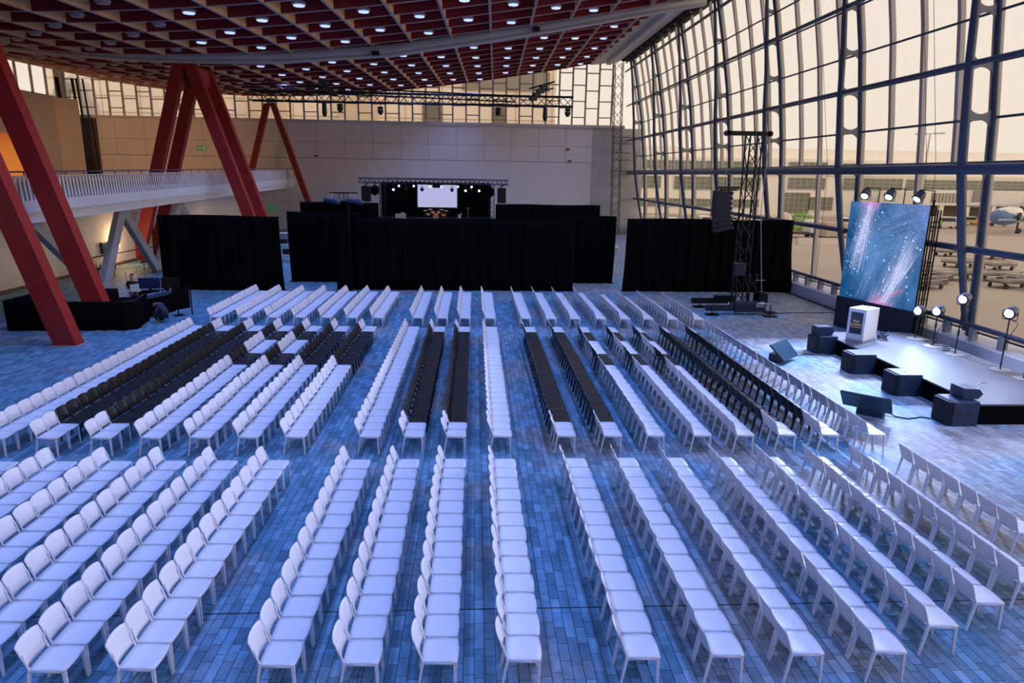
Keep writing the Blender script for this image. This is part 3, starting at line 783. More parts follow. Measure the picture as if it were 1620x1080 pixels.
# ------------------------------------------------------------------ LIGHTING TRUSS HUNG UNDER THE RIBS
lt = thing('lighting_truss', 'long dark lattice lighting truss hung before the clerestory', 'truss', (-5, 60, 12.6))
truss(MB(), (-18.4, 60, 12.55), (8.1, 60, 12.6), .75, .055, .75).build('front_run', BLACKM, lt)
truss(MB(), (-19.5, 63.5, 13.6), (3.5, 63.5, 13.1), .5, .04, .6).build('rear_run', BLACKM, lt)
mb = MB()
for x, y, z in ((-12.4, 60, 12.9), (4.9, 60, 12.9), (-2, 60, 12.9), (-17, 60, 12.9)): mb.tube([(x, y, z), (x, y, roof_z(x, y)+1.2)], .012, 4)
mb.build('hoist_chain', BLACKM, lt)
for i, (x, lab) in enumerate(((-12.3, 'black speaker cluster hung on lighting truss above the walkway side'), (5.5, 'black speaker cluster hung on lighting truss near the window end'))):
    t = thing('hung_speaker_cluster', lab, 'speaker', (x, 58.5, 12.6), 'speaker clusters on the lighting truss')
    for k in range(4):
        MB().cbox((x+(.30*k if i == 0 else -.28*k), 58.6, 13.55-.30*k*(1)), (.55, .5, .30), .3).build('cabinet', BLACKP, t)
    MB().bar((x-1.2, 58.6, 13.4), (x+.9, 58.6, 14.0 if i else 13.0), .12).bar((x-.9, 58.6, 13.0), (x+.8, 58.6, 13.5), .1).build('frame', BLACKM, t)
    MB().lathe((x+(0.15), 58.4, 10.9), [(.12, 0), (.2, .3), (.16, 1.2)], 8).build('cable_bundle', BLACKM, t)
    MB().tube([(x, 58.5, 13.3), (x, 58.5, roof_z(x, 58.5)+1.2)], .015, 4).build('chain', BLACKM, t)
for i, (x, z) in enumerate(((-11.2, 11.75), (-7.9, 11.6), (1.85, 11.7), (7.7, 11.75))):
    t = thing('wash_light', f'black moving head lamp, {ORD[i]} from walkway on the long truss', 'stage light', (x, 60, z), 'moving heads under the long truss')
    MB().cbox((x, 60, z+.22), (.42, .3, .16)).build('base', BLACKM, t)
    MB().cbox((x-.2, 60, z), (.06, .2, .4)).cbox((x+.2, 60, z), (.06, .2, .4)).build('yoke', BLACKM, t)
    MB().tube([(x, 60, z+.25), (x, 60, 12.2)], .03, 5).box(x-.03, x+.03, 59.55, 60.45, 12.12, 12.2).build('clamp', BLACKM, t)
    MB().lathe((x, 60, z-.35), [(.12, 0), (.17, .12), (.17, .35), (.1, .5)], 10).build('head', BLACKP, t)

# ------------------------------------------------------------------ BIG STAGE, LED SCREEN, LECTERN
DECK = noisy('stage_grey', (.095, .10, .11), (.13, .13, .14), 3, .5)
stg = thing('stage_platform', 'long low stage with grey deck and black sides before the window wall', 'stage', (15.7, 20, 0))
sp_ = [(13.98, 25.7), (14.02, 17.3), (17.7, 17.3), (17.7, 26.1), (17.3, 26.35), (14.4, 26.3)]
MB().prism(sp_, .55, .6, 'Z').build('deck', DECK, stg)
MB().prism([(x+(.01 if x < 15 else -.01), y) for x, y in sp_], 0, .55, 'Z').build('skirt', BLACKC, stg)
# LED wall
def led_mat():
    m = bpy.data.materials.new('led_picture'); m.use_nodes = True; n = m.node_tree; n.nodes.clear(); L = n.links.new
    o = n.nodes.new('ShaderNodeOutputMaterial'); e = n.nodes.new('ShaderNodeEmission'); L(e.outputs[0], o.inputs[0]); e.inputs[1].default_value = 1.0
    uv = n.nodes.new('ShaderNodeUVMap'); sp = n.nodes.new('ShaderNodeSeparateXYZ'); L(uv.outputs[0], sp.inputs[0]); U, V_ = sp.outputs[0], sp.outputs[1]
    def M(op, a, b=None, c=None, cl=False):
        x = n.nodes.new('ShaderNodeMath'); x.operation = op; x.use_clamp = cl
        for i, v in enumerate((a, b, c)):
            if v is None: continue
            if isinstance(v, (int, float)): x.inputs[i].default_value = v
            else: L(v, x.inputs[i])
        return x.outputs[0]
    def noise(sx, sy, rot, sc, det=6, dist=0.0):
        mp = n.nodes.new('ShaderNodeMapping'); mp.inputs['Rotation'].default_value = (0, 0, rot); L(uv.outputs[0], mp.inputs[0])
        m2 = n.nodes.new('ShaderNodeMapping'); m2.inputs['Scale'].default_value = (sx, sy, 1); L(mp.outputs[0], m2.inputs[0])
        z = n.nodes.new('ShaderNodeTexNoise'); z.inputs['Scale'].default_value = sc; z.inputs['Detail'].default_value = det; z.inputs['Distortion'].default_value = dist; L(m2.outputs[0], z.inputs['Vector'])
        return z.outputs['Fac']
    def ramp(v, a, b): return M('DIVIDE', M('SUBTRACT', v, a), b-a, cl=True)
    def thin(v, c, w):   # thin line where the noise crosses c
        return M('SUBTRACT', 1, M('DIVIDE', M('ABSOLUTE', M('SUBTRACT', v, c)), w), cl=True)
    def band(u0, v0, u1, v1, w):  # soft band around a segment line
        dx, dy = u1-u0, v1-v0; l = math.hypot(dx, dy)
        d = M('ABSOLUTE', M('ADD', M('MULTIPLY', M('SUBTRACT', U, u0), dy/l), M('MULTIPLY', M('SUBTRACT', V_, v0), -dx/l)))
        s = M('SUBTRACT', 1, M('DIVIDE', d, w), cl=True)
        t = M('ADD', M('MULTIPLY', M('SUBTRACT', U, u0), dx/l), M('MULTIPLY', M('SUBTRACT', V_, v0), dy/l))
        return s, M('DIVIDE', t, l)
    cloud = noise(1, 1, 0, 2.2, 6, .6)
    mistc = M('SUBTRACT', 1, M('DIVIDE', M('SQRT', M('ADD', M('POWER', M('SUBTRACT', U, .46), 2), M('POWER', M('SUBTRACT', V_, .50), 2))), .42), cl=True)
    mist = M('MULTIPLY', M('ADD', M('MULTIPLY', mistc, 1.0), ramp(noise(1.2, 1, .5, 2.5), .42, .8)), .95)
    acc = []
    # two upward plumes
    b1, t1 = band(.16, .20, .27, 1.0, .15); b2, t2 = band(.56, -.06, .90, .70, .20)
    s1 = M('MULTIPLY', b1, M('MULTIPLY', ramp(t1, .25, .7), 1)); s2 = M('MULTIPLY', b2, M('SUBTRACT', 1, ramp(t2, .45, 1.0)))
    f1 = noise(34, .9, .137, 1.0, 3, .2); f2 = noise(30, .8, .42, 1.0, 3, .2)
    l1 = M('MAXIMUM', thin(f1, .5, .02), M('MAXIMUM', thin(f1, .42, .018), thin(f1, .58, .018)))
    l2 = M('MAXIMUM', thin(f2, .5, .02), M('MAXIMUM', thin(f2, .42, .018), thin(f2, .58, .018)))
    p1 = M('MULTIPLY', s1, M('ADD', .30, M('MULTIPLY', l1, 1.8))); p2 = M('MULTIPLY', s2, M('ADD', .30, M('MULTIPLY', l2, 1.8)))
    plume = M('ADD', p1, p2)
    # fine crossing filaments
    fa = noise(2.0, 9, .75, 1.3, 5, .4); fb = noise(2, 8, 1.0, 1.6, 5, .5); fc = noise(9, 2, .2, 1.2, 4, .6)
    fd_ = noise(1.2, 14, .62, 1.1, 2, .3); fe = noise(1.0, 16, .95, 1.3, 2, .3)
    fil = M('MAXIMUM', M('MAXIMUM', thin(fa, .5, .010), thin(fb, .47, .010)), M('MULTIPLY', thin(fc, .52, .010), .8))
    fil = M('MAXIMUM', fil, M('MAXIMUM', M('MAXIMUM', thin(fd_, .5, .012), thin(fd_, .41, .012)), M('MAXIMUM', thin(fe, .52, .012), thin(fe, .60, .012))))
    fil = M('MULTIPLY', fil, M('ADD', .18, M('MULTIPLY', ramp(M('ADD', V_, M('MULTIPLY', U, .25)), .35, 1.0), .6)))
    # dots
    vo = n.nodes.new('ShaderNodeTexVoronoi'); vo.inputs['Scale'].default_value = 24; mp = n.nodes.new('ShaderNodeMapping'); mp.inputs['Scale'].default_value = (.75, 1, 1); L(uv.outputs[0], mp.inputs[0]); L(mp.outputs[0], vo.inputs['Vector'])
    dn = noise(1, 1, 0, 6, 2)
    sepc = n.nodes.new('ShaderNodeSeparateColor'); L(vo.outputs['Color'], sepc.inputs[0])
    dr = M('MULTIPLY', M('ADD', .08, M('MULTIPLY', sepc.outputs[0], .20)), 1)
    dots = M('MULTIPLY', M('LESS_THAN', vo.outputs['Distance'], dr), M('ADD', .10, M('MULTIPLY', M('ADD', b1, b2), 2.6)), cl=True)
    def rgb(c): 
        x = n.nodes.new('ShaderNodeRGB'); x.outputs[0].default_value = (*c, 1); return x.outputs[0]
    def mix(a, b, f, mode='MIX'):
        x = n.nodes.new('ShaderNodeMix'); x.data_type = 'RGBA'; x.blend_type = mode; L(a, x.inputs['A']); L(b, x.inputs['B']); L(f, x.inputs['Factor']); return x.outputs['Result']
    base = mix(rgb((.006, .070, .20)), rgb((.085, .25, .58)), M('MULTIPLY', mist, .9, cl=True))
    base = mix(base, rgb((.22, .30, .72)), M('MULTIPLY', ramp(M('ADD', U, V_), 1.3, 2.0), .6))
    base = mix(base, rgb((.30, .50, .88)), M('MULTIPLY', fil, .35, cl=True))
    base = mix(base, rgb((.50, .54, .95)), M('MULTIPLY', plume, .6, cl=True))
    pink = M('ADD', M('MULTIPLY', s2, M('SUBTRACT', 1, ramp(t2, .0, .22))), M('MULTIPLY', s1, ramp(t1, .88, 1.02)))
    base = mix(base, rgb((.95, .35, .75)), M('MULTIPLY', pink, .9, cl=True))
    base = mix(base, rgb((.20, .42, .80)), M('MULTIPLY', dots, .4, cl=True))
    L(base, e.inputs[0]); return m
A_ = Vector((16.72, 30.2, 0)); B_ = Vector((17.86, 26.45, 0)); dAB = (B_-A_).normalized(); nrm = Vector((-dAB.y, dAB.x, 0))   # nrm points +x
led = thing('led_screen', 'tall lit LED screen with blue swirling light streaks beside the stage', 'screen', tuple((A_+B_)/2))
def quadbox(a, b, z0, z1, t0, t1):
    P = [a+nrm*t0, b+nrm*t0, b+nrm*t1, a+nrm*t1]
    return MB().add([(p.x, p.y, z0) for p in P]+[(p.x, p.y, z1) for p in P], [(0,3,2,1),(4,5,6,7),(0,1,5,4),(1,2,6,5),(2,3,7,6),(3,0,4,7)])
quadbox(A_, B_, 1.42, 5.68, .0, .10).build('cabinet', BLACKM, led)
P0, P1 = A_-nrm*.006, B_-nrm*.006
pic = MB().add([(P0.x, P0.y, 1.42), (P1.x, P1.y, 1.42), (P1.x, P1.y, 5.68), (P0.x, P0.y, 5.68)], [(0, 1, 2, 3)]).build('picture', led_mat(), led)
uvl = pic.data.uv_layers.new(name='UVMap')
idx = {0: (0, 0), 1: (1, 0), 2: (1, 1), 3: (0, 1)}
for lp in pic.data.loops: uvl.data[lp.index].uv = idx[lp.vertex_index]
# fine light strands of the picture, flush with the screen
LW = (B_-A_).length; rs = random.Random(11)
def uvp(u, v, o=.012): p = A_ + dAB*(min(max(u, .004), .996)*LW) - nrm*o; return Vector((p.x, p.y, 1.42+4.26*min(max(v, .004), .996)))
def strands(name, curves, m, w):
    mb = MB()
    for pts in curves:
        pts = [q for q in pts if 0 < q[0] < 1 and 0 < q[1] < 1]
        if len(pts) < 3: continue
        V = []; n = len(pts)
        for i, (u, v) in enumerate(pts):
            a, b = pts[max(0, i-1)], pts[min(n-1, i+1)]; dx, dy = (b[0]-a[0])*LW, (b[1]-a[1])*4.26; l = math.hypot(dx, dy) or 1
            ww = w*(.35+.65*math.sin(math.pi*(i+.5)/n))
            V += [uvp(u-dy/l*ww/LW, v+dx/l*ww/4.26), uvp(u+dy/l*ww/LW, v-dx/l*ww/4.26)]
        mb.add(V, [(2*i, 2*i+1, 2*i+3, 2*i+2) for i in range(n-1)])
    return mb.build(name, m, led)
def led_m(name, c, s): return mat(name, (0, 0, 0), .6, emit=c, estr=s)
cur = []
for k in range(46):      # plume rising to the upper corner
    a, b, ph, am = rs.gauss(0, 1), rs.gauss(0, 1), rs.uniform(0, 6.3), rs.uniform(.002, .012)
    cur.append([(.16+.12*t+.050*a*(1-t)**.7+.018*b+am*math.sin(5*t+ph), .22+.78*t) for t in [i/22 for i in range(23)] if t > rs.uniform(0, .35)])
for k in range(60):      # plume from the lower edge
    a, b, ph, am = rs.gauss(0, 1), rs.gauss(0, .8), rs.uniform(0, 6.3), rs.uniform(.003, .015); L0 = rs.uniform(.45, .75)
    cur.append([(.60+.27*t+.035*a+.060*b*t+am*math.sin(5*t+ph), L0*t) for t in [i/22 for i in range(23)]])
strands('bright_strands', cur, led_m('strand_bright', (.62, .66, 1.0), .95), .0055)
cur = []
for k in range(34):      # sweeping arcs to the top corner
    y0, c, ph = rs.uniform(.30, .62), rs.uniform(.28, .55), rs.uniform(-.05, .05)
    cur.append([(.10+.9*t, y0+c*(t**rs.choice([.55, .7, .9]) if False else t**.7)+ph*math.sin(7*t)) for t in [i/26 for i in range(27)]])
for k in range(26):
    x0, y0 = rs.uniform(.25, .9), rs.uniform(.45, .95); a = rs.uniform(.4, 1.3); L0 = rs.uniform(.15, .4); bd = rs.uniform(-1.2, 1.2)
    cur.append([(x0+L0*t*math.cos(a+bd*t), y0+L0*t*math.sin(a+bd*t)) for t in [i/16-.5 for i in range(17)]])
for k in range(26):      # soft lower plume
    a, ph = rs.gauss(0, 1), rs.uniform(0, 6.3)
    cur.append([(.28+.16*t+.05*a*(1-.5*t)+.01*math.sin(6*t+ph), .02+.50*t) for t in [i/18 for i in range(19)]])
strands('faint_strands', cur, led_m('strand_faint', (.30, .46, .90), .62), .0045)
cur = []
for k in range(9):
    a = rs.gauss(0, 1); cur.append([(.52+.16*t+.02*a+.15*t*t, .012+.15*t+.03*a*t) for t in [i/12 for i in range(13)]])
for k in range(5):
    a = rs.gauss(0, 1); cur.append([(.26+.03*a+.10*t*t, 1-.16*(1-t)) for t in [i/10 for i in range(11)]])
strands('pink_strands', cur, led_m('strand_pink', (1.0, .30, .62), .85), .006)
mb = MB()
for k in range(150):
    q = rs.random()
    if q < .38: t = rs.random(); u, v = .16+.12*t+rs.gauss(0, .075), .28+.68*t
    elif q < .78: t = rs.random(); u, v = .60+.27*t+rs.gauss(0, .085), .02+.68*t
    else: u, v = rs.uniform(.15, .97), rs.uniform(.08, .97)
    if not (.02 < u < .98 and .02 < v < .98): continue
    r = rs.choice([.016, .02, .026, .032, .045]); V = [uvp(u+r*math.cos(j*math.pi/4)/LW, v+r*math.sin(j*math.pi/4)/4.26, .014) for j in range(8)]
    mb.add(V, [tuple(range(8))])
mb.build('light_dots', led_m('dot_light', (.50, .78, 1.0), .95), led)
quadbox(A_+dAB*-.1, B_+dAB*.0, .03, 1.42, -.03, .25).build('base', mat('led_base', (.012, .014, .03), .6), led)
for z in (0,): 
    mb = MB()
    for s in (.15, 1.0, 2.0, 3.0, 3.8):
        p = A_+dAB*s+nrm*.1; mb.box(p.x-.04, p.x+.04, p.y-.04, p.y+.04, .0, .03)
    mb.build('leveling_feet', BLACKM, led)
# ladder frames behind
fr = thing('screen_support_frame', 'black ladder-like frame bracing the back of the LED screen', 'frame', tuple(B_))
mb = MB()
for s in (.03, .16):
    p = B_+dAB*s+nrm*.14; mb.tube([(p.x, p.y, 0), (p.x, p.y, 5.9 if s < .1 else 5.6)], .03, 5)
    p2 = B_+dAB*s+nrm*.42; mb.tube([(p2.x, p2.y, 0), (p2.x, p2.y, 5.5)], .03, 5)
    for z in (1.2, 1.9, 2.6, 3.4, 4.2, 5.0): mb.tube([(p.x, p.y, z), (p2.x, p2.y, z+.05)], .022, 4)
for z in (1.1, 1.7, 2.3, 2.9, 3.5, 4.1, 4.7, 5.3):
    p, q = B_+dAB*.03+nrm*.14, B_+dAB*.16+nrm*.14; mb.tube([(p.x, p.y, z), (q.x, q.y, z)], .02, 4)
mb.build('ladder', BLACKM, fr)
# studio lamps on top of the screen
def studio_lamp(pos, aim, name, label, grp, base=None, r=.19, neck=None):
    t = thing(name, label, 'studio lamp', base if base else pos, grp)
    p = Vector(pos); a = (Vector(aim)-p).normalized()
    MB().lathe(p-a*.24, [(.05, -.03), (r*.75, 0), (r*.98, .12), (r, .34), (r*1.05, .36)], 16, a).build('housing', mat('lamp_housing', (.02, .035, .07), .4), t, True)
    MB().lathe(p+a*.121, [(r*.72, 0), (r*.68, .02)], 14, a).build('lens', STUDIO, t)
    side = a.cross(Vector((0, 0, 1))).normalized()
    MB().tube([p+side*r*1.12, p+side*r*1.15-Vector((0, 0, r*1.2)), p-side*r*1.15-Vector((0, 0, r*1.2)), p-side*r*1.12], .015, 5).build('yoke', BLACKM, t)
    if base:
        b = Vector(base)
        MB().tube([b+Vector((0, 0, .03)), (b.x, b.y, p.z-r*1.2)], .022, 7).tube([(b.x, b.y, b.z+.7), (b.x, b.y, b.z+.9)], .035, 7).build('pole', BLACKM, t)
        MB().lathe(b, [(.30, 0), (.30, .012), (.05, .025)], 20).build('base_plate', mat('base_plate_tan', (.30, .27, .24), .5), t)
        MB().tube([p-Vector((0, 0, .2)), p+Vector((.25, -.1, -.35)), (b.x+.18, b.y, p.z-.65), (b.x+.02, b.y, p.z-1.0 if p.z-1.0 > b.z+.2 else b.z+.2)], .012, 5).build('power_cord', BLACKM, t)
    if neck:
        MB().tube([neck, (neck[0], neck[1], p.z+.25), p+Vector((0, 0, .28)), p], .025, 6).build('bent_arm', BLACKM, t)
    return t
for i, (s, z) in enumerate(((.95, 6.02), (2.2, 6.02), (3.55, 5.98))):
    p = A_+dAB*s - nrm*.25; q = A_+dAB*(s+.35)+nrm*.15
    pp = (p.x-.0, p.y, z)
    studio_lamp(pp, (12.0, 25.5, 0), 'screen_top_lamp', ['lit lamp over the LED screen corner farthest from camera', 'lit lamp over the middle of the LED screen top', 'lit lamp over the LED screen corner above the ladder frame'][i], 'lamps above the LED screen', neck=(q.x, q.y, 5.6), r=.2)
    spot('screen_top_beam', (pp[0]-.45, pp[1]-.4, z-.25), (11.5, 19, 0), STAGE_POWER*.42, (.42, .54, 1), 92, .25, .12)
standl = [((17.2, 25.15, 1.72), 'first'), ((17.1, 23.95, 1.95), 'second'), ((17.12, 22.75, 2.62), 'third'), ((17.25, 20.75, 2.52), 'fourth')]
for (x, y, z), k in standl:
    studio_lamp((x, y, z), (10.5, y-3.5, 1.0), 'stand_lamp', f'lit round lamp on black pole, {k} along stage back edge from the LED screen', 'lamps on poles behind the stage', base=(x, y, .6))
    spot('stand_beam', (x-.2, y-.25, z), (12, y-5, 0), STAGE_POWER*.02, (.5, .65, 1), 90, .6)
t = thing('stand_lamp', 'round tan base plate of a lamp pole at stage edge, lamp itself out of view', 'studio lamp', (17.25, 19.75, .6))
MB().lathe((17.25, 19.75, .6), [(.30, 0), (.30, .012), (.05, .025)], 20).build('base_plate', mat('base_plate_tan', (.3, .27, .24), .5), t)
MB().tube([(17.25, 19.75, .62), (17.25, 19.75, 2.4)], .022, 7).build('pole', BLACKM, t)
# added spots out of view, without lamp bodies, brightening stage and floor
spot('stage_fill_spot', (17.4, 12, 9.0), (12.5, 20.0, 0), STAGE_POWER*.30, (.42, .52, 1.0), 62, .35, .12)
spot('stage_fill_spot_2', (17.2, 17, 9.0), (12.8, 17.5, 0), STAGE_POWER*.14, (.42, .52, 1.0), 62, .4, .12)
# cable loops on the ledge side
cab = MB().tube([(17.3+.25*math.sin(i*.9), 24.6-.22*i*.5+.1*math.cos(i*2.2), .63+.03*(i % 2)) for i in range(14)], .018, 5)
tag(cab.build('power_cable', BLACKM), 'black cables looped on the deck between the lamp poles', 'cable')
# lectern
PODW = mat('lectern_white', (.78, .78, .80), .4)
lec = thing('lectern', 'white box lectern with a dark display panel on the stage', 'lectern', (15.0, 25.2, .6))
LA, LB, LC, LD = Vector((14.32, 25.02, 0)), Vector((14.70, 24.48, 0)), Vector((15.50, 24.98, 0)), Vector((15.12, 25.52, 0))
def prismq(P, z0, z1): return MB().add([(p.x, p.y, z0) for p in P]+[(p.x, p.y, z1) for p in P], [(0,3,2,1),(4,5,6,7),(0,1,5,4),(1,2,6,5),(2,3,7,6),(3,0,4,7)])
prismq([LA, LB, LC, LD], .68, 1.85).build('body', PODW, lec)
cc = (LA+LB+LC+LD)/4
prismq([cc+(p-cc)*1.0 for p in (LA, LB, LC, LD)], .6, .68).build('plinth', mat('plinth_grey', (.45, .46, .5), .5), lec)
fd = (LB-LA).normalized(); fnm = Vector((fd.y, -fd.x, 0)); 
if fnm.dot(cc-LA) > 0: fnm = -fnm
wA = (LB-LA).length
def facep(u, z, t): p = LA+fd*(u*wA)+fnm*t; return (p.x, p.y, z)
MB().add([facep(.16, .88, .006), facep(.86, .88, .006), facep(.86, 1.72, .006), facep(.16, 1.72, .006)], [(0, 1, 2, 3)]).build('display_panel', noisy('panel_dark', (.012, .02, .035), (.05, .07, .10), 2.2, .25), lec)
GOLD = mat('gold_letter', (.72, .50, .22), .4, emit=(.6, .38, .15), estr=.25)
def text(body, name, parent, origin, xdir, zdir, size, m, align='CENTER'):
    cu = bpy.data.curves.new(name, 'FONT'); cu.body = body; cu.size = size; cu.extrude = .002; cu.align_x = align; cu.align_y = 'CENTER'
    cu.materials.append(m); o = bpy.data.objects.new(name, cu); COL.objects.link(o)
    xd, zd = Vector(xdir).normalized(), Vector(zdir).normalized(); nd = xd.cross(zd)
    M4 = Matrix.Identity(4)
    for i in range(3): M4[i][0] = xd[i]; M4[i][1] = zd[i]; M4[i][2] = nd[i]
    loc = Vector(origin)
    if parent is not None:
        o.parent = parent; loc = loc - parent.matrix_basis.translation
    M4.translation = loc; o.matrix_basis = M4; return o
text('PIA', 'lettering', lec, facep(.5, 1.36, .010), fd, (0, 0, 1), .17, GOLD)
text('SUMMIT', 'lettering', lec, facep(.5, 1.23, .010), fd, (0, 0, 1), .125, GOLD)
MB().add([facep(.22, 1.135, .009), facep(.80, 1.135, .009), facep(.80, 1.155, .009), facep(.22, 1.155, .009)], [(0, 1, 2, 3)]).build('caption_line', GOLD, lec)
MB().cbox((15.12, 25.0, 1.87), (.25, .2, .03), .6).build('reading_shelf', PODW, lec)
rnd = random.Random(5); pts = []
for i in range(46):
    a = i*1.3; pts.append((15.75+.20*math.cos(a)*rnd.uniform(.5, 1)*1.3, 25.0+.24*math.sin(a)*rnd.uniform(.5, 1), .64+.30*abs(math.sin(i*.7))*rnd.uniform(.3, 1)))
tag(MB().tube(pts, .018, 5).build('coiled_cable', mat('cable_blue_black', (.03, .05, .09), .4)), 'heap of coiled dark cable on the deck behind the lectern', 'cable')
# subwoofers and small speakers
SUBM = noisy('sub_paint', (.014, .030, .065), (.020, .040, .08), 8, .42)
sublab = ['black subwoofer box at stage edge nearest the LED screen', 'black subwoofer box at stage edge, second from the LED screen', 'black subwoofer box at stage edge beside the propped monitor', 'black subwoofer box at the camera-side corner of the stage']
for i, (yc, x0) in enumerate(((25.42, 13.24), (22.65, 13.15), (20.2, 13.2), (17.55, 13.1))):
    x0 -= .05; w, d, h = .86, .78, .70; xc = x0+w/2
    t = thing('subwoofer', sublab[i], 'speaker', (xc, yc, 0), 'subwoofers along the stage edge')
    MB().bevbox((xc+.06, yc, h/2), (w-.12, d, h), .015).build('cabinet', SUBM, t)
    MB().prism([(x0-.0, yc-d/2+.08), (x0+.13, yc-d/2+.0), (x0+.13, yc+d/2), (x0, yc+d/2-.08)], .02, h-.02, 'Z').build('grille', mat('sub_grille', (.008, .01, .02), .8), t)
    for k in range(4):
        xx = xc-.05+(-.18 if k < 2 else .18)+(.0 if k % 2 else .11)
        MB().box(xx-.04, xx+.04, yc-d/2-.006, yc-d/2+.01, h*.42, h*.62).build('handle', DARKGAP, t)
    MB().lathe((xc+.1, yc, h), [(.05, 0), (.05, .012)], 10).build('pole_socket', SUBM, t)
tt = thing('small_speaker', 'small black speaker lying on the subwoofer nearest the LED screen', 'speaker', (13.55, 25.45, .7), 'small speakers on subwoofers')
MB().prism([(13.28, .715), (13.86, .715), (13.95, .86), (13.86, 1.04), (13.28, 1.04)], 25.2, 25.66).build('cabinet', SUBM, tt)
MB().box(13.265, 13.28, 25.2, 25.66, .72, 1.03).build('grille', DARKGAP, tt)
tt = thing('small_speaker', 'small black speaker on the subwoofer at the camera-side stage corner', 'speaker', (13.8, 17.6, .7), 'small speakers on subwoofers')
MB().prism([(13.55, .715), (14.0, .715), (14.12, .86), (14.0, 1.0), (13.55, 1.02)], 17.4, 17.95).build('cabinet', SUBM, tt)
MB().tube([(14.05, 17.7, .95), (14.25, 17.75, 1.08), (14.4, 17.7, 1.1)], .015, 5).tube([(14.12, 17.72, .9), (14.38, 17.78, .98)], .015, 5).build('bracket', GREYST, tt)
# confidence monitors on the floor
def floor_monitor(label, quad, box, boxrz, boxdim, glass_side):
    t = thing('floor_monitor', label, 'monitor', (box[0], box[1], 0), 'floor monitors near the front row')
    q = [Vector(p) for p in quad]; n = (q[1]-q[0]).cross(q[3]-q[0]).normalized()*glass_side
    def slab(k, t0, t1, m, name):
        c = sum(q, Vector())/4; P = [c+(p-c)*k+n*t_ for t_ in (t0, t1) for p in q]
        MB().add(P, [(0,3,2,1),(4,5,6,7),(0,1,5,4),(1,2,6,5),(2,3,7,6),(3,0,4,7)]).build(name, m, t)
    slab(1, -.03, .03, BLACKP, 'panel'); slab(.95, .03, .034, mat('monitor_glass', (.012, .06, .10), .22, spec=.6), 'screen_glass')
    slab(.45, -.08, -.03, SUBM, 'rear_mount')
    MB().cbox(box, boxdim, boxrz).build('stand_box', SUBM, t)
    return t
floor_monitor('tilted floor monitor showing its dark glass near the front row', [(11.19, 23.38, .14), (12.15, 24.28, .14), (11.73, 24.54, .72), (10.7, 23.57, .72)], (11.38, 24.12, .16), .75, (1.0, .42, .32), 1)
floor_monitor('wide floor monitor seen from behind, propped on a black box', [(10.72, 18.38, .26), (11.66, 17.50, .26), (11.36, 17.18, .76), (10.38, 18.03, .76)], (11.42, 18.12, .18), -.75, (.70, .34, .36), 1)
tag(MB().tube([(11.9, 18.2, .1), (12.05, 17.95, .02), (12.3, 17.75, .015), (12.8, 17.9, .015), (13.1, 17.7, .015)], .018, 5).build('floor_cable', BLACKP), 'thick black cable from floor monitor to corner subwoofer', 'cable')
tag(MB().tube([(12.3, 24.7, .015), (12.9, 25.0, .015), (13.4, 24.7, .015), (13.9, 25.0, .015)], .015, 5).build('monitor_cable', BLACKP), 'thin cable on the floor beside the subwoofer nearest the LED screen', 'cable')
# ------------------------------------------------------------------ LATTICE TOWER WITH LINE ARRAY
tw = thing('ground_support_tower', 'tall black lattice lifting tower with outrigger feet before the drape', 'tower', (13.25, 33.5, 0))
truss(MB(), (13.3, 33.4, .3), (13.3, 33.4, 8.6), .58, .042, .82).build('mast', BLACKM, tw)
MB().box(11.95, 14.05, 33.25, 33.55, 8.58, 8.78).lathe((11.97, 33.25, 8.68), [(.13, 0), (.13, .3)], 10, (0, 1, 0)).lathe((14.03, 33.25, 8.68), [(.13, 0), (.13, .3)], 10, (0, 1, 0)).build('head_beam', BLACKM, tw)
NAVY = mat('tower_navy', (.007, .011, .03), .45)
MB().box(11.3, 13.2, 34.55, 34.8, .22, .48).box(12.5, 13.6, 34.5, 34.85, .3, .62).build('outrigger', BLACKM, tw)
MB().box(11.45, 13.0, 32.75, 33.0, .18, .45).bevbox((13.65, 32.85, .40), (1.6, .38, .5), .06).build('outrigger', NAVY, tw)
text('EMTL', 'logo_lettering', tw, (14.15, 32.64, .45), (1, 0, 0), (0, 0, 1), .2, mat('logo_white', (.8, .8, .85), .5))
MB().add([(13.9, 32.645, .56), (14.5, 32.645, .56), (14.2, 32.645, .66)], [(0, 1, 2)]).build('logo_mark', mat('logo_white', (.8, .8, .85), .5), tw)
MB().box(13.85, 13.97, 33.7, 33.82, .5, 1.9).box(14.2, 14.32, 33.7, 33.82, .5, 1.9).box(13.85, 14.32, 33.7, 33.8, 1.3, 1.45).build('side_frame', BLACKM, tw)
MB().bevbox((14.55, 33.6, .75), (.5, .6, .55), .08).lathe((14.5, 33.25, .8), [(.22, 0), (.22, .3)], 12, (0, 1, 0)).build('winch', BLACKM, tw)
MB().bevbox((13.0, 33.0, 2.25), (.55, .4, .6), .04).build('control_box', NAVY, tw)
for x, y in ((11.75, 34.65), (11.7, 32.6), (14.6, 33.9), (14.9, 33.2), (14.5, 32.3)):
    MB().cbox((x, y, .03), (.6, .5, .05)).tube([(x, y, .05), (x, y, .4)], .03, 6).build('foot_pad', BLACKM, tw)
MB().tube([(14.0, 33.3, 8.6), (13.95, 33.3, 5.0), (14.45, 33.4, .9)], .018, 5).build('hoist_rope', mat('rope_grey', (.4, .4, .42), .5), tw)
MB().tube([(14.1, 33.5, 1.62), (14.6, 33.5, 1.62)], .02, 5).build('handle_bar', GREYST, tw)
la = thing('line_array', 'black curved line array speaker hanging before the window wall', 'speaker', (12.1, 33.3, 5))
ang = 0; px0, pz0 = 12.0, 6.0
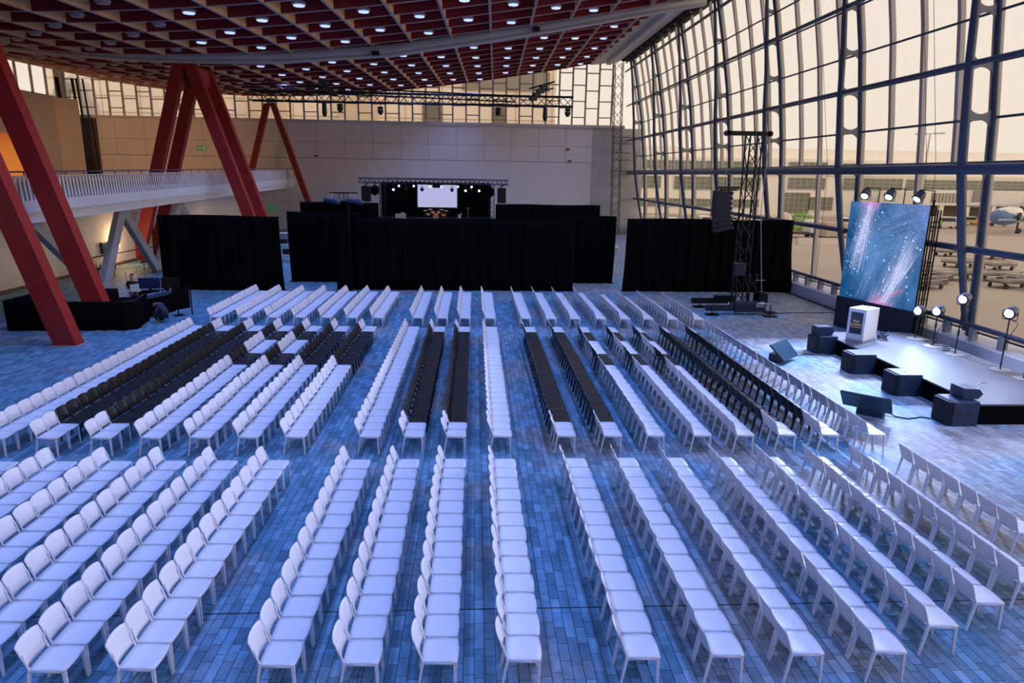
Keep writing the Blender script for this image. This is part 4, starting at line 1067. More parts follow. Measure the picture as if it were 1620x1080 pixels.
for k in range(8):
    ang = math.radians([-1, 0, 1, 3, 6, 10, 15, 21][k]); h = .24
    cxx, czz = px0, pz0-h/2
    co, si = math.cos(ang), math.sin(ang)
    P = [(-.42, -h/2-.002), (.30, -h/2+.01), (.36, -h/2+.05), (.36, h/2-.05), (.30, h/2-.01), (-.42, h/2+.002)]
    poly = [(px0 + a*co - (b-h/2)*si*-1*0 + (b)*si, czz + b*co - a*si*-1) for a, b in P]
    poly = [(px0 + a*co + b*si, czz + a*si*.6 + b*co) for a, b in P]
    e = MB().prism(poly, 33.0, 33.62).build('cabinet', mat('array_black', (.005, .009, .020), .5), la)
    MB().cbox((px0+.38, 33.2, czz+.02), (.05, .40, .10)).build('rear_handle', mat('array_handle', (.10, .12, .17), .5), la)
    px0 += math.sin(ang)*h*1.0; pz0 -= h*math.cos(ang)
MB().box(11.7, 12.75, 33.2, 33.3, 6.1, 6.2).box(11.85, 12.7, 33.35, 33.45, 6.0, 6.08).build('fly_frame', BLACKM, la)
MB().tube([(12.05, 33.3, 6.2), (12.02, 33.35, 8.6)], .012, 4).lathe((12.05, 33.3, 6.2), [(.04, 0), (.05, .15), (.03, .35)], 8).build('chain', GREYST, la)
MB().tube([(12.5, 33.3, 4.75), (13.05, 33.3, 4.95)], .02, 5).tube([(12.5, 33.4, 4.6), (13.05, 33.4, 4.8)], .02, 5).build('brace_arm', BLACKM, la)
tag(MB().tube([(14.9, 33.0, .02), (16, 33.25, .015), (17.2, 33.2, .015), (18.5, 33.45, .015)], .02, 5).build('mains_cable', BLACKP), 'long black cable running from tower foot towards the window ledge', 'cable')
# followspot tower before the left drapes
ft = thing('draped_lamp_tower', 'square tower wrapped in black cloth before the set-back drape', 'tower', (-7.2, 38.6, 0))
MB().prism([(-7.55, 0), (-6.95, 0), (-6.98, 5.05), (-7.5, 5.05)], 38.3, 38.9).build('cloth_wrap', BLACKC, ft)
MB().box(-7.95, -6.45, 38.55, 38.65, 5.45, 5.52).tube([(-7.2, 38.6, 5.0), (-7.2, 38.6, 5.5)], .03, 5).tube([(-7.45, 38.6, 5.0), (-7.45, 38.6, 5.5)], .02, 5).tube([(-7.0, 38.6, 5.0), (-7.0, 38.6, 5.5)], .02, 5).build('cross_bar', BLACKM, ft)
BLUEL = mat('blue_lamp_body', (.01, .04, .12), .35)
for i, (x0, x1) in enumerate(((-8.2, -7.35), (-7.0, -6.15))):
    t = thing('profile_spotlight', ['blue-black profile spotlight on lamp tower, walkway side', 'blue-black profile spotlight on lamp tower, window side'][i], 'stage light', (x0, 38.4, 5.1), 'profile spotlights on the draped tower')
    MB().lathe((x0, 38.12, 5.12), [(.10, 0), (.12, .05), (.11, .5), (.13, .55), (.13, .9)], 12, (1, 0, -.14)).build('barrel', BLUEL, t, True)
    for d in (.2, .4): MB().tube([(x0+d, 38.12, 5.2), (x0+d, 38.55, 5.48)], .012, 4).build('hanger', GREYST, t)
# ------------------------------------------------------------------ OUTSIDE: APRON AND TERMINAL
struct(MB().box(20.2, 420, -60, 300, -1.3, -1.0).build('ground_apron', noisy('apron_concrete', (.40, .33, .27), (.50, .41, .34), .12, .8)))
struct(MB().box(-60, 20.2, YB+.4, 300, -1.3, -1.0).build('ground_terrace', noisy('apron_concrete', (.4, .33, .27), (.5, .41, .34), .12, .8)))
CREAM = noisy('cream_cladding', (.90, .84, .74), (.94, .89, .80), .3, .8)
WGLASS = noisy('green_grey_glazing', (.16, .18, .13), (.24, .25, .19), .25, .25, spec=.6)
WFR = mat('pale_window_bars', (.48, .45, .36), .6)
def facade_window(parent, x0, x1, y, z0, z1, nx, nz):
    w = MB().box(x0, x1, y-.12, y-.02, z0, z1).build('window', WGLASS, parent)
    mb = MB()
    for i in range(nx+1):
        x = x0+(x1-x0)*i/nx; mb.box(x-.07, x+.07, y-.2, y-.1, z0, z1)
    for k in range(nz+1):
        z = z0+(z1-z0)*k/nz; mb.box(x0, x1, y-.2, y-.1, z-.05, z+.05)
    mb.build('glazing_bars', WFR, w)
b1 = thing('terminal_building', 'long cream terminal building with green-grey strip windows across the apron', 'building', (90, 150, -1))
MB().box(20, 200, 150, 175, -1, 11.0).build('wall', CREAM, b1)
MB().box(20, 200, 153, 175, 11.0, 13.2).build('upper_storey', CREAM, b1)
MB().box(20, 200, 149.6, 150, 7.6, 8.0).build('ledge', mat('ledge_cream', (.8, .72, .6), .7), b1)
for x0, x1, z0, z1, nx, nz in ((68.2, 76.5, 4.6, 7.0, 6, 3), (80.6, 94, 4.6, 7.1, 9, 3), (94.8, 135, 3.4, 7.0, 22, 5), (67.6, 73.4, -.6, 3.8, 5, 4), (73.4, 78.7, .2, 2.9, 4, 3),
                               (22, 40, 4.4, 6.9, 14, 3), (43, 62, 4.2, 6.9, 14, 3), (68, 76.5, 8.6, 10.3, 6, 2), (80, 92, 8.5, 10.2, 9, 2), (24, 60, 8.4, 10.2, 24, 2), (30, 62, .5, 2.2, 20, 2)):
    facade_window(b1, x0, x1, 150, z0, z1, nx, nz)
b2 = thing('concourse_canopy', 'low cream concourse with dark openings beyond the parked van', 'building', (98, 136, -1))
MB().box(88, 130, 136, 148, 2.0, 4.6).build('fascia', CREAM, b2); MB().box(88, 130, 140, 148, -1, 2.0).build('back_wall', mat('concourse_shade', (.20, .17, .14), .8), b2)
for x in (88.5, 94, 99.5, 105): MB().box(x, x+.8, 136.2, 137, -1, 2.0).build('column', CREAM, b2)
MB().box(99, 104.5, 135.8, 136, 2.6, 4.2).build('advert_panel', mat('advert_dark', (.07, .07, .09), .5), b2)
MB().lathe((101, 135.75, 3.4), [(.55, 0), (.55, .04)], 14, (0, -1, 0)).build('advert_disc', mat('advert_red', (.8, .12, .05), .5), b2)
# building seen behind the clerestory
b3 = thing('annex_building', 'cream annex block filling the view behind the clerestory', 'building', (-5, 112, -1))
MB().box(-62, 12, 108, 125, -1, 25).build('wall', noisy('annex_cream', (.95, .82, .66), (.97, .86, .72), .4, .8), b3)
for x, w in ((2.4, 2.2), (-8, 3)): MB().box(x, x+w, 107.9, 108, 12.5, 17).build('window', mat('annex_window', (.20, .18, .15), .4), b3)
MB().box(-2, 11, 107.7, 108, 18.8, 21.5).build('window_band', mat('annex_band', (.30, .27, .21), .4), b3)
mb = MB()
for z in (14.6, 16.9, 19.2): mb.box(-62, 12, 107.9, 108, z, z+.06)
for x in np.arange(-60, 12, 5.5): mb.box(x, x+.06, 107.9, 108, 12, 22)
mb.build('panel_joints', mat('annex_joint', (.55, .43, .31), .8), b3)
for x in (-33.5, -20): 
    MB().box(x, x+5.5, 106.5, 108, 11, 25).build('pier', mat('annex_pier', (.72, .58, .42), .8), b3)
tag(MB().tube([(-56, 100, -1), (-56, 100, 15), (-55.2, 100, 17), (-54, 100, 17.6), (-52.8, 100, 17), (-52, 100, 15), (-52, 100, -1)], 1.1, 8).build('tail_fin', mat('plane_grey', (.5, .47, .43), .5)), 'rounded pale grey shape outside clerestory by the corner posts', 'structure')
tag(MB().box(-62, -56, -20, 90, -1, 24).build('side_building', mat('side_cladding', (.42, .43, .36), .8)), 'dull grey-green building close outside the glazing above the brown wall', 'building')
# vehicles
VW = mat('vehicle_white', (.74, .70, .64), .4); TY = mat('tyre', (.03, .03, .03), .8); VG = mat('vehicle_glass', (.05, .06, .07), .15)
def van(label, x, y, L=4.9, h=1.95, rz=0, name='van', cat='van', body=VW, grp=None):
    t = thing(name, label, cat, (x, y, -1), grp)
    prof = [(-L/2, .35), (-L/2, h*.55), (-L/2+.25, h), (L/2-1.55, h), (L/2-.85, h*.58), (L/2-.05, h*.46), (L/2, .35)]
    MB().prism([(x+a, -1+b) for a, b in prof], y-.9, y+.9).build('body', body, t)
    MB().prism([(x-L/2+.45, -1+h*.60), (x-L/2+.5, -1+h*.9), (x+L/2-1.7, -1+h*.9), (x+L/2-1.2, -1+h*.6)], y-.91, y+.91).build('side_windows', VG, t)
    for dx in (-L/2+.85, L/2-.9):
        for s in (-1, 1): MB().lathe((x+dx, y+s*.72, -1+.34), [(.34, 0), (.34, .2)], 12, (0, s, 0)).build('wheel', TY, t)
    return t
v = van('white van with a green patch on its side parked before the concourse', 79.3, 112.8)
MB().lathe((77.7, 111.86, 0), [(.42, 0), (.42, .03)], 12, (0, -1, 0)).build('green_patch', mat('patch_green', (.25, .5, .12), .6), v)
van('pale car parked behind the white van', 79.0, 121, 4.4, 1.45, name='car', cat='car')
van('pale car under the concourse beside the yellow loader', 91.5, 124, 4.4, 1.5, name='car', cat='car')
van('white van half hidden by the lattice tower', 38.5, 104, 5.2, 2.1)
def truck(label, x, y, L, grp=None, tank=False):
    t = thing('tanker_truck' if tank else 'service_truck', label, 'truck', (x, y, -1), grp)
    MB().box(x-L/2, x+L/2, y-1, y+1, -.5, -.2).build('chassis', mat('chassis_dark', (.06, .055, .05), .6), t)
    MB().bevbox((x+L/2-.9, y, .55), (1.7, 2.1, 1.7), .2).build('cab', VW, t)
    MB().box(x+L/2-1.3, x+L/2-.04, y-1.06, y+1.06, .65, 1.2).build('cab_windows', VG, t)
    if tank: MB().lathe((x-L/2+.5, y-1.1, 1.3), [(.7, 0), (1.05, .12), (1.1, .5), (1.1, 2.4), (.7, 2.6)], 18, (0, 1, 0)).build('tank', mat('tank_cream', (.72, .62, .52), .4), t)
    else: MB().box(x-L/2, x+L/2-1.9, y-1.1, y+1.1, -.2, 1.5).build('cargo_box', mat('cargo_beige', (.50, .42, .34), .6), t)
    for dx in (-L/2+.8, L/2-1.0):
        for s in (-1, 1): MB().lathe((x+dx, y+s*.8, -.6), [(.42, 0), (.42, .25)], 12, (0, s, 0)).build('wheel', TY, t)
    return t
truck('cream tanker truck with round tank end, seen just past the lattice tower', 37.0, 86, 5.6, tank=True)
truck('cream tanker truck with round tank end beside the pale window block', 43.4, 91, 5.8, tank=True)
truck('beige box truck beyond the set of tankers near the bright bush', 51.5, 99, 6)
truck('low service truck behind the kerb barrier by the LED screen', 46.0, 84, 5.5)
truck('service truck seen over the drape left of the line array'.replace('left of', 'beyond'), 30.5, 98, 6)
truck('dull service truck parked far off, seen over the drape by the corner mast', 24.5, 92, 5.5)
truck('pale service truck far off behind the line array', 29.0, 84, 5.0)
for i, (x, y) in enumerate(((33.8, 92), (35.6, 96), (53.5, 92), (56.5, 95))):
    c = thing('cargo_container', ['white cargo container seen between the line array and lattice tower', 'second white cargo container just beyond the one by the lattice tower', 'white cargo container behind the LED screen lamps, nearer the bush', 'white cargo container behind the LED screen lamps, farther off'][i], 'container', (x, y, -1), 'cargo containers on the apron')
    MB().bevbox((x, y, .15), (2.0, 1.6, 1.7), .15).build('shell', VW, c); MB().box(x-.95, x+.95, y-.82, y-.8, -.5, .85).build('curtain_door', mat('container_grey', (.45, .42, .38), .7), c)
    MB().box(x-1.1, x+1.1, y-.85, y+.85, -.85, -.70).build('base', TY, c)
# bush
rb = random.Random(4); mb = MB()
for i in range(260):
    a, b_, r_ = rb.uniform(0, 6.28), rb.uniform(-1, 1), rb.uniform(.5, 1)**.4
    c = Vector((46.7+1.5*r_*math.cos(a)*math.sqrt(1-b_*b_), 97+1.5*r_*math.sin(a)*math.sqrt(1-b_*b_), .7+1.5*r_*b_))
    d = Vector((rb.gauss(0, 1), rb.gauss(0, 1), rb.gauss(0, 1))).normalized(); e = d.orthogonal().normalized()
    mb.add([c-d*.3, c+e*.14, c+d*.3, c-e*.14], [(0, 1, 2, 3)])
bu = thing('bush', 'bright green bush growing beside the parked trucks', 'bush', (46.7, 97, -1))
mb.build('foliage', mat('leaf_green', (.25, .42, .08), .7), bu); MB().tube([(46.7, 97, -1), (46.7, 97, .8)], .08, 6).build('stem', mat('bark', (.12, .08, .05), .8), bu)
# kerb barriers
for i, (x, y, L, c) in enumerate(((43.0, 81, 8.5, (.62, .56, .50)), (52.0, 80, 6.0, (.45, .40, .35)))):
    tag(MB().prism([(y-.3, -1), (y+.3, -1), (y+.12, -.2), (y-.12, -.2)], x-L/2, x+L/2, 'X').build('kerb_barrier', mat(f'barrier_{i}', c, .7)), ['low pale barrier block on the apron between the two parked truck groups', 'low dull barrier block nearer the aircraft side of the apron'][i], 'barrier')
# baggage dollies
def dolly(x, y, rz):
    t = thing('baggage_dolly', 'x', 'dolly', (x, y, -1), 'empty baggage dollies parked on the apron')
    c, s = math.cos(rz), math.sin(rz)
    def P(a, b, z): return (x+a*c-b*s, y+a*s+b*c, z)
    MB().cbox((x, y, -.52), (2.6, 1.5, .12), rz).build('platform', mat('dolly_steel', (.13, .12, .11), .6), t)
    mb = MB()
    for b in (-.72, .72): mb.tube([P(-1.25, b, -.3), P(1.25, b, -.3)], .04, 4)
    for a in (-1.25, 1.25): mb.tube([P(a, -.72, -.3), P(a, .72, -.3)], .04, 4)
    for a in (-1.25, 1.25):
        for b in (-.72, .72): mb.tube([P(a, b, -.5), P(a, b, -.28)], .035, 4)
    mb.build('side_rails', mat('dolly_pale', (.42, .38, .33), .5), t)
    for a in (-.9, .9):
        for b in (-.6, .6): MB().lathe(P(a, b, -.82), [(.18, -.05), (.18, .05)], 8, (-s, c, 0)).build('wheel', TY, t)
    MB().tube([P(1.3, 0, -.6), P(2.0, 0, -.85)], .03, 4).build('tow_bar', mat('dolly_steel', (.13, .12, .11), .6), t)
    return t
dl = [(49.8, 69.7), (53.0, 67.5), (44.3, 60.5), (46.8, 58.8), (38.2, 57.6), (36.0, 54.4), (37.6, 52.2), (34.8, 50.2), (32.8, 47.8), (40.6, 52.4), (42.6, 51.2), (39.6, 48.6), (41.2, 46.9), (46.2, 52.6), (44.0, 47.6)]
for i, (x, y) in enumerate(dl):
    o = dolly(x, y, .15+.1*(i % 3)); o['label'] = f"empty flat baggage dolly outside, {ORD[i]} in order of distance from farthest"
# order labels by real distance
ds = sorted([o for o in bpy.data.objects if o.name.startswith('baggage_dolly')], key=lambda o: -o.location.y)
for i, o in enumerate(ds): o['label'] = f"empty flat baggage dolly on the apron, {ORD[i]} counting from the terminal towards the hall"
# loader
ld = thing('belt_loader', 'yellow belt loader sloping up beside the jet engine', 'loader', (92.5, 121, -1))
MB().bar((90.3, 121, -.6), (95.0, 121, 1.5), .8, .3).build('belt', mat('loader_yellow', (.75, .42, .05), .5), ld)
MB().box(90.5, 93.8, 120.4, 121.6, -.8, -.3).build('body', mat('loader_yellow', (.75, .42, .05), .5), ld)
for a in (91, 93.2): MB().lathe((a, 120.3, -.7), [(.3, 0), (.3, .2)], 10, (0, -1, 0)).build('wheel', TY, ld)
# airliner: engine, wing, fuselage
pl = thing('airliner', 'white airliner with blue and white engine parked beyond the window wall', 'airplane', (96, 104, -1))
ax = Vector((1, .25, 0)).normalized()
fz = Vector((78.0, 112.0, 5.1))
MB().lathe(Vector((87, 105, 4.6)), [(.1, -1.2), (1.0, -.4), (1.75, 1.2), (2.0, 3.5), (2.0, 30), (1.6, 35), (.3, 42)], 22, (1, .12, 0)).build('fuselage', mat('plane_white', (.78, .74, .70), .35), pl, True)
MB().lathe(Vector((77.4, 100, 1.65)), [(.5, 0), (.95, .35), (1.2, 1.2), (1.22, 2.4), (1.05, 3.6)], 20, (1, .1, 0)).build('engine_blue', mat('engine_blue', (.10, .19, .36), .35), pl, True)
MB().lathe(Vector((77.9, 100.1, 1.95)), [(.5, .0), (.9, .35), (1.12, 1.2), (1.2, 2.4), (1.12, 3.7)], 20, (1, .1, 0)).build('engine_cowl', mat('plane_white', (.78, .74, .70), .35), pl, True)
MB().lathe(Vector((80.8, 99.2, 1.75)), [(.62, 0), (.62, .3)], 16, (.6, -.8, 0)).build('engine_intake', mat('intake_dark', (.02, .02, .025), .6), pl)
text('powderbl.com', 'engine_lettering', pl, (78.9, 98.80, 1.35), (1, .1, 0), (0, 0, 1), .55, mat('letter_white', (.8, .8, .8), .5))
MB().add([(75, 102, 3.3), (84, 104, 3.5), (96, 106, 3.9), (96, 112, 4.1), (78, 106, 3.5), (75, 102, 3.2), (84, 104, 3.0), (96, 106, 3.2), (96, 112, 3.4), (78, 106, 3.2)], [(0, 1, 2, 3, 4), (9, 8, 7, 6, 5), (0, 5, 6, 1), (1, 6, 7, 2), (2, 7, 8, 3), (3, 8, 9, 4), (4, 9, 5, 0)]).build('wing', mat('plane_grey', (.5, .47, .43), .5), pl)
MB().tube([(84, 103, -1), (84, 103, 3.2)], .15, 6).lathe((84, 102.8, -.6), [(.4, 0), (.4, .3)], 12, (0, -1, 0)).build('landing_gear', TY, pl)
jb = thing('jet_bridge', 'cream jet bridge with ribbed side above the jet engine', 'jet bridge', (86, 118, -1))
MB().box(78, 100, 118, 121, 2.6, 5.2).build('tunnel', CREAM, jb)
for i in range(8): MB().box(79.6+i*.62, 79.95+i*.62, 117.9, 118, 3.1, 4.7).build('ribbed_window', mat('rib_window', (.30, .26, .22), .6), jb)
MB().box(87, 90, 117.6, 121, 2.4, 5.4).build('cabin', mat('cabin_grey', (.33, .30, .27), .6), jb)
for x in (80, 95): MB().tube([(x, 119.5, -1), (x, 119.5, 2.6)], .3, 8).build('support', GREYST, jb)
lm = thing('apron_light_mast', 'tall thin floodlight mast standing on the apron before the terminal', 'light mast', (85.5, 130, -1))
MB().tube([(85.5, 130, -1), (85.5, 130, 15.4)], [.28, .14], 8).build('pole', mat('mast_pale', (.6, .55, .5), .6), lm)
for a in (-2.4, -1.2, 1.2, 2.4): MB().cbox((85.5+a, 130, 15.4+.05*a), (.8, .4, .3)).build('floodlight', mat('mast_pale', (.6, .55, .5), .6), lm)
MB().tube([(82.9, 130, 15.3), (88.1, 130, 15.5)], .08, 5).build('crossarm', mat('mast_pale', (.6, .55, .5), .6), lm)

# ------------------------------------------------------------------ SIGNS, WALL SMALL THINGS
GREEN = mat('sign_green', (.02, .22, .06), .5, emit=(.01, .16, .05), estr=.5)
def exit_sign(x, z, w, h, label, y=YB, pic=False):
    t = thing('exit_sign', label, 'sign', (x, y, z), 'green exit signs on the end wall')
    MB().box(x-w/2, x+w/2, y-.08, y-.01, z-h/2, z+h/2).build('panel', GREEN, t)
    a = h*.28; cx = x-w*.2 if pic else x; yy = y-.085
    MB().prism([(cx-a*1.3, z), (cx, z+a*1.1), (cx, z+a*.4), (cx+a*1.3, z+a*.4), (cx+a*1.3, z-a*.4), (cx, z-a*.4), (cx, z-a*1.1)], yy-.01, yy).build('arrow', mat('sign_white', (.8, .8, .8), .5), t)
    if pic:
        px = x+w*.26
        MB().prism([(px-a*.9, z-a*1.3), (px+a*.9, z-a*1.3), (px+a*.9, z+a*1.3), (px-a*.9, z+a*1.3)], yy-.01, yy).build('pictogram_field', mat('sign_white', (.8, .8, .8), .5), t)
        MB().prism([(px-a*.5, z-a*1.2), (px-a*.1, z-a*.2), (px-a*.5, z+a*.2), (px, z+a*.7), (px+a*.5, z+a*.1), (px+a*.2, z-a*.2), (px+a*.5, z-a*1.2), (px, z-a*.4)], yy-.02, yy-.01).build('running_figure', GREEN, t)
    return t
exit_sign(-30.95, 8.95, 1.05, .55, 'wide green exit sign with arrow and running figure beside the red frame', pic=True)
exit_sign(-36.1, 7.55, .5, .42, 'small green arrow sign on the wall near the corner posts')
t = exit_sign(-23.6, 2.35, .9, .6, 'dark exit sign low on the wall beneath the walkway end', pic=True)
for x, z in ((-18.2, 8.35), (11.0, 8.3), (10.7, 9.6)):
    tag(MB().box(x-.2, x+.15, YB-.35, YB-.02, z-.05, z+.06).build('wall_camera', BLACKM), {-18.2: 'tiny dark camera on the wall line near the farther red frame', 11.0: 'tiny dark camera on the wall line near the stone tiles', 10.7: 'tiny dark hook on the wall panels above the window-side camera'}[x], 'camera')
# wall screen and lamp under the walkway, queue posts and rail in the background
tvw = thing('wall_monitor', 'black flat monitor on the white wall under the walkway', 'monitor', (-25, 48, 1.4))
MB().box(-25.05, -24.93, 47.2, 48.3, 1.0, 1.75).build('panel', BLACKP, tvw); MB().box(-24.93, -24.925, 47.25, 48.25, 1.05, 1.7).build('glass', VG, tvw)
wlp = thing('wall_lamp', 'bright warm globe lamp glowing beside the black wall monitor', 'lamp', (-24.8, 48.9, 2))
MB().lathe((-24.7, 48.9, 1.85), [(.02, -.12), (.1, -.07), (.12, 0), (.1, .07), (.02, .12)], 12).build('globe', mat('warm_globe', (1, .8, .5), .4, emit=(1, .72, .4), estr=14), wlp)
MB().lathe((-24.7, 48.9, 1.45), [(.06, -.12), (.07, .12)], 10).build('lower_globe', mat('warm_globe2', (1, .8, .5), .4, emit=(1, .72, .4), estr=8), wlp)
MB().tube([(-24.95, 48.9, 2.3), (-24.7, 48.9, 2.3), (-24.7, 48.9, 1.3)], .02, 5).build('bracket', BLACKM, wlp)
pl_ = bpy.data.lights.new('globe_light', 'POINT'); pl_.energy = 140; pl_.color = (1, .62, .32); pl_.shadow_soft_size = .12
po = bpy.data.objects.new('globe_light', pl_); COL.objects.link(po); po.location = (-24.3, 48.9, 1.85)
for (x, y) in ((-22.5, 40), (-22.5, 65)): area('under_walkway_lamp', (x-.8, y, 4.3), .3, 22, (1, .62, .35), (x, y, 0))
brl = thing('crowd_barrier_rail', 'long dark rail on posts standing by the wall under the walkway', 'barrier', (-24, 47, 0))
MB().tube([(-24.4, 44.0, 1.05), (-23.6, 52.5, 1.05)], .04, 6).build('rail', BLACKM, brl)
for y in (44.0, 47, 50, 52.5): MB().tube([(-24.4+(y-44)*.094, y, 0), (-24.4+(y-44)*.094, y, 1.05)], .03, 5).build('post', BLACKM, brl)
for i, (x, y) in enumerate(((-19.6, 39.2), (-18.7, 39.6), (-18.0, 40.2), (-17.9, 42.4))):
    t = thing('queue_post', f'thin pale queue post behind the control booth, {ORD[i]} from the wall', 'post', (x, y, 0), 'pale queue posts behind the booth')
    MB().tube([(x, y, .02), (x, y, 1.0)], .03, 6).build('pole', mat('post_pale', (.45, .36, .28), .4), t); MB().lathe((x, y, 0), [(.17, 0), (.17, .02), (.04, .04)], 14).build('base', mat('post_pale', (.45, .36, .28), .4), t)
for i, (x, y, w) in enumerate(((-22.8, 43.0, 1.2), (-21.5, 47.0, 1.5), (-20.2, 49.5, 1.2))):
    t = thing('side_table', ['dark low table with small bottles behind the grey strut', 'dark table with bottles and glasses beneath the walkway', 'dark low table beside the foot of the grey strut'][i], 'table', (x, y, 0), 'dark tables beneath the walkway')
    MB().cbox((x, y, .62), (w, .8, .08), .3).build('table_top', BLACKM, t)
    for a in (-1, 1):
        for b in (-1, 1): MB().tube([(x+a*w*.4, y+b*.3, 0), (x+a*w*.4, y+b*.3, .6)], .025, 5).build('leg', BLACKM, t)
    if i < 2:
        for k in range(4):
            q = thing('bottle', f"{['amber', 'blue', 'clear', 'brown'][k]} bottle on the dark table {['behind the grey strut', 'beneath the walkway'][i]}", 'bottle', (x-.4+.25*k, y, .66), 'bottles on the dark tables')
            MB().lathe((x-.4+.25*k, y, .66), [(.045, 0), (.045, .18), (.015, .24), (.015, .30)], 8).build('body', mat(f'bottle_{k}', [(.6, .3, .1), (.1, .2, .5), (.6, .6, .6), (.3, .12, .04)][k], .2), q)
            MB().lathe((x-.4+.25*k, y, .96), [(.018, 0), (.018, .03)], 6).build('cap', BLACKM, q)
fl = thing('flight_case', 'low black flight case on the floor beneath the walkway', 'case', (-19.9, 46.6, 0))
MB().bevbox((-19.2, 46.4, .2), (1.5, .7, .4), .03).build('body', BLACKM, fl); MB().box(-19.95, -18.45, 46.04, 46.06, .18, .22).build('trim_strip', GREYST, fl)
# pieces seen through the gap between drapes
gt = thing('gap_table', 'white folding table seen in the gap beside the window-side drape', 'table', (9.3, 58, 0))
MB().box(8.6, 12.2, 57.6, 58.6, .72, .78).build('table_top', WHITE, gt)
for x in (8.8, 12.0): MB().tube([(x, 58, 0), (x, 58, .72)], .03, 5).build('leg', GREYST, gt)
tl = thing('table_lamp', 'small white lamp on a black stem in the gap between drapes', 'lamp', (9.9, 54, 0))
MB().lathe((9.9, 54, 1.55), [(.14, 0), (.16, .3)], 10).build('shade', WHITE, tl); MB().tube([(9.9, 54, 0), (9.9, 54, 1.6)], .04, 5).build('stem', BLACKM, tl)
sh = thing('wire_shelf', 'white shelf rack with boxes seen in the gap between the walkway-side drapes', 'shelf', (-14.6, 52, 0))
for z in (.5, 1.3, 2.1): MB().box(-15.2, -13.4, 51.7, 52.4, z, z+.05).build('shelf', WHITE, sh)
for x in (-15.2, -13.4): MB().box(x-.03, x+.03, 51.7, 51.76, 0, 2.4).build('upright', WHITE, sh)
MB().cbox((-14.3, 52, 1.5), (.6, .4, .35)).cbox((-14.1, 52, .75), (.5, .4, .4)).build('box', BLACKP, sh)

# ------------------------------------------------------------------ CONTROL BOOTH
bt = thing('control_booth_wall', 'low black draped wall around the control booth beside the red frame', 'partition', (-17, 28.8, 0))
path = [(-19.3, 30.8), (-19.35, 28.6), (-19.1, 28.45), (-14.6, 28.6), (-14.2, 28.95), (-14.45, 30.0), (-14.5, 30.6)]
V = []; F = []; P = []
for a, b in zip(path[:-1], path[1:]):
    L_ = math.hypot(b[0]-a[0], b[1]-a[1]); k = max(2, int(L_/.08))
    for i in range(k): P.append((a[0]+(b[0]-a[0])*i/k, a[1]+(b[1]-a[1])*i/k))
P.append(path[-1]); rx = random.Random(2)
for i, (x, y) in enumerate(P):
    d = .02*math.sin(i*.8)+.012*math.sin(i*.33)
    for j in range(4):
        V.append((x+d*(1-j/4), y+d*(1-j/4), [.01, .45, .9, 1.24][j]))
for i in range(len(P)-1):
    for j in range(3): a = i*4+j; F.append((a, a+4, a+5, a+1))
o = MB().add(V, F).build('black_cloth', BLACKC, bt, True); md = o.modifiers.new('thick', 'SOLIDIFY'); md.thickness = .02
mb = MB()
for a, b in zip(path[:-1], path[1:]): mb.tube([(a[0], a[1], 1.22), (b[0], b[1], 1.22)], .03, 5)
mb.build('top_rail', BLACKM, bt)
ct = thing('control_desk', 'black draped mixing desk with blue-lit equipment behind the booth wall', 'desk', (-14.6, 31.8, 0))
MB().prism([(-16.9, 30.7), (-14.85, 30.9), (-14.3, 32.9), (-14.7, 33.2), (-15.3, 31.9), (-16.9, 31.6)], .0, .86, 'Z').build('desk_body', BLACKC, ct)
MB().prism([(-15.25, 31.3), (-14.85, 31.1), (-14.35, 32.7), (-14.75, 32.85)], .86, 1.0, 'Z').build('mixing_console', mat('console_blue', (.02, .05, .14), .4), ct)
kn = MB()
for i in range(24): kn.cbox((-15.05+.02*i+rx.uniform(-.1, .1), 31.35+.055*i, 1.02), (.03, .03, .04))
kn.build('controls', mat('console_knob', (.45, .5, .6), .4), ct)
for i, (x, y, w, rz) in enumerate(((-16.35, 31.0, .8, .15), (-15.75, 33.6, .95, .2), (-14.85, 33.8, .8, .2))):
    t = thing('desk_monitor', ['black monitor standing on the desk behind the booth wall corner', 'blue-backed monitor standing behind the mixing desk', 'dark monitor beside the drape behind the mixing desk'][i], 'monitor', (x, y, .865), 'monitors around the control desk')
    MB().cbox((x, y, 1.22 if i else 1.12), (w, .07, .52), rz).build('panel', mat('monitor_blue', (.01, .03, .10), .4) if i == 1 else BLACKP, t)
    MB().cbox((x, y+.05, .92 if i else .9), (.1, .1, .12), rz).cbox((x, y+.03, .875), (.35, .25, .02), rz).build('foot', BLACKM, t)
MB().cbox((-15.3, 33.6, .43), (2.4, .6, .855), .2).build('rear_bench', BLACKC, ct)
dd = thing('draped_stand', 'black cloth hung over a tilted stand on legs beside the mixing desk', 'stand', (-13.5, 31.9, 0))
mbd = MB(); V = []; F = []
for i in range(13):
    u = i/12; x = -14.0+.85*u; y = 31.2+.55*u
    for j in range(6):
        v = j/5; V.append((x+.03*math.sin(i*1.3)*(1-v), y-.06*math.sin(i*.9+j*.3)*(1-v)-.05*(1-v), .30+.10*u+v*(.72+.33*u)))
for i in range(12):
    for j in range(5): a = i*6+j; F.append((a, a+6, a+7, a+1))
o = mbd.add(V, F).build('cloth', BLACKC, dd, True); md = o.modifiers.new('thick', 'SOLIDIFY'); md.thickness = .03
MB().tube([(-13.75, 31.85, 0), (-13.75, 31.85, 1.0)], .03, 6).tube([(-13.25, 32.15, 0), (-13.25, 32.15, 1.2)], .03, 6).build('leg', BLACKM, dd)
MB().lathe((-13.75, 31.85, 0), [(.22, 0), (.22, .02)], 12).build('foot', BLACKM, dd)
tag(MB().lathe((-14.5, 32.95, .86), [(.03, 0), (.035, .12), (.02, .2), (.012, .26)], 8).build('water_bottle', mat('bottle_clear', (.4, .42, .45), .2)), 'small bottle standing at the end of the mixing desk', 'bottle')

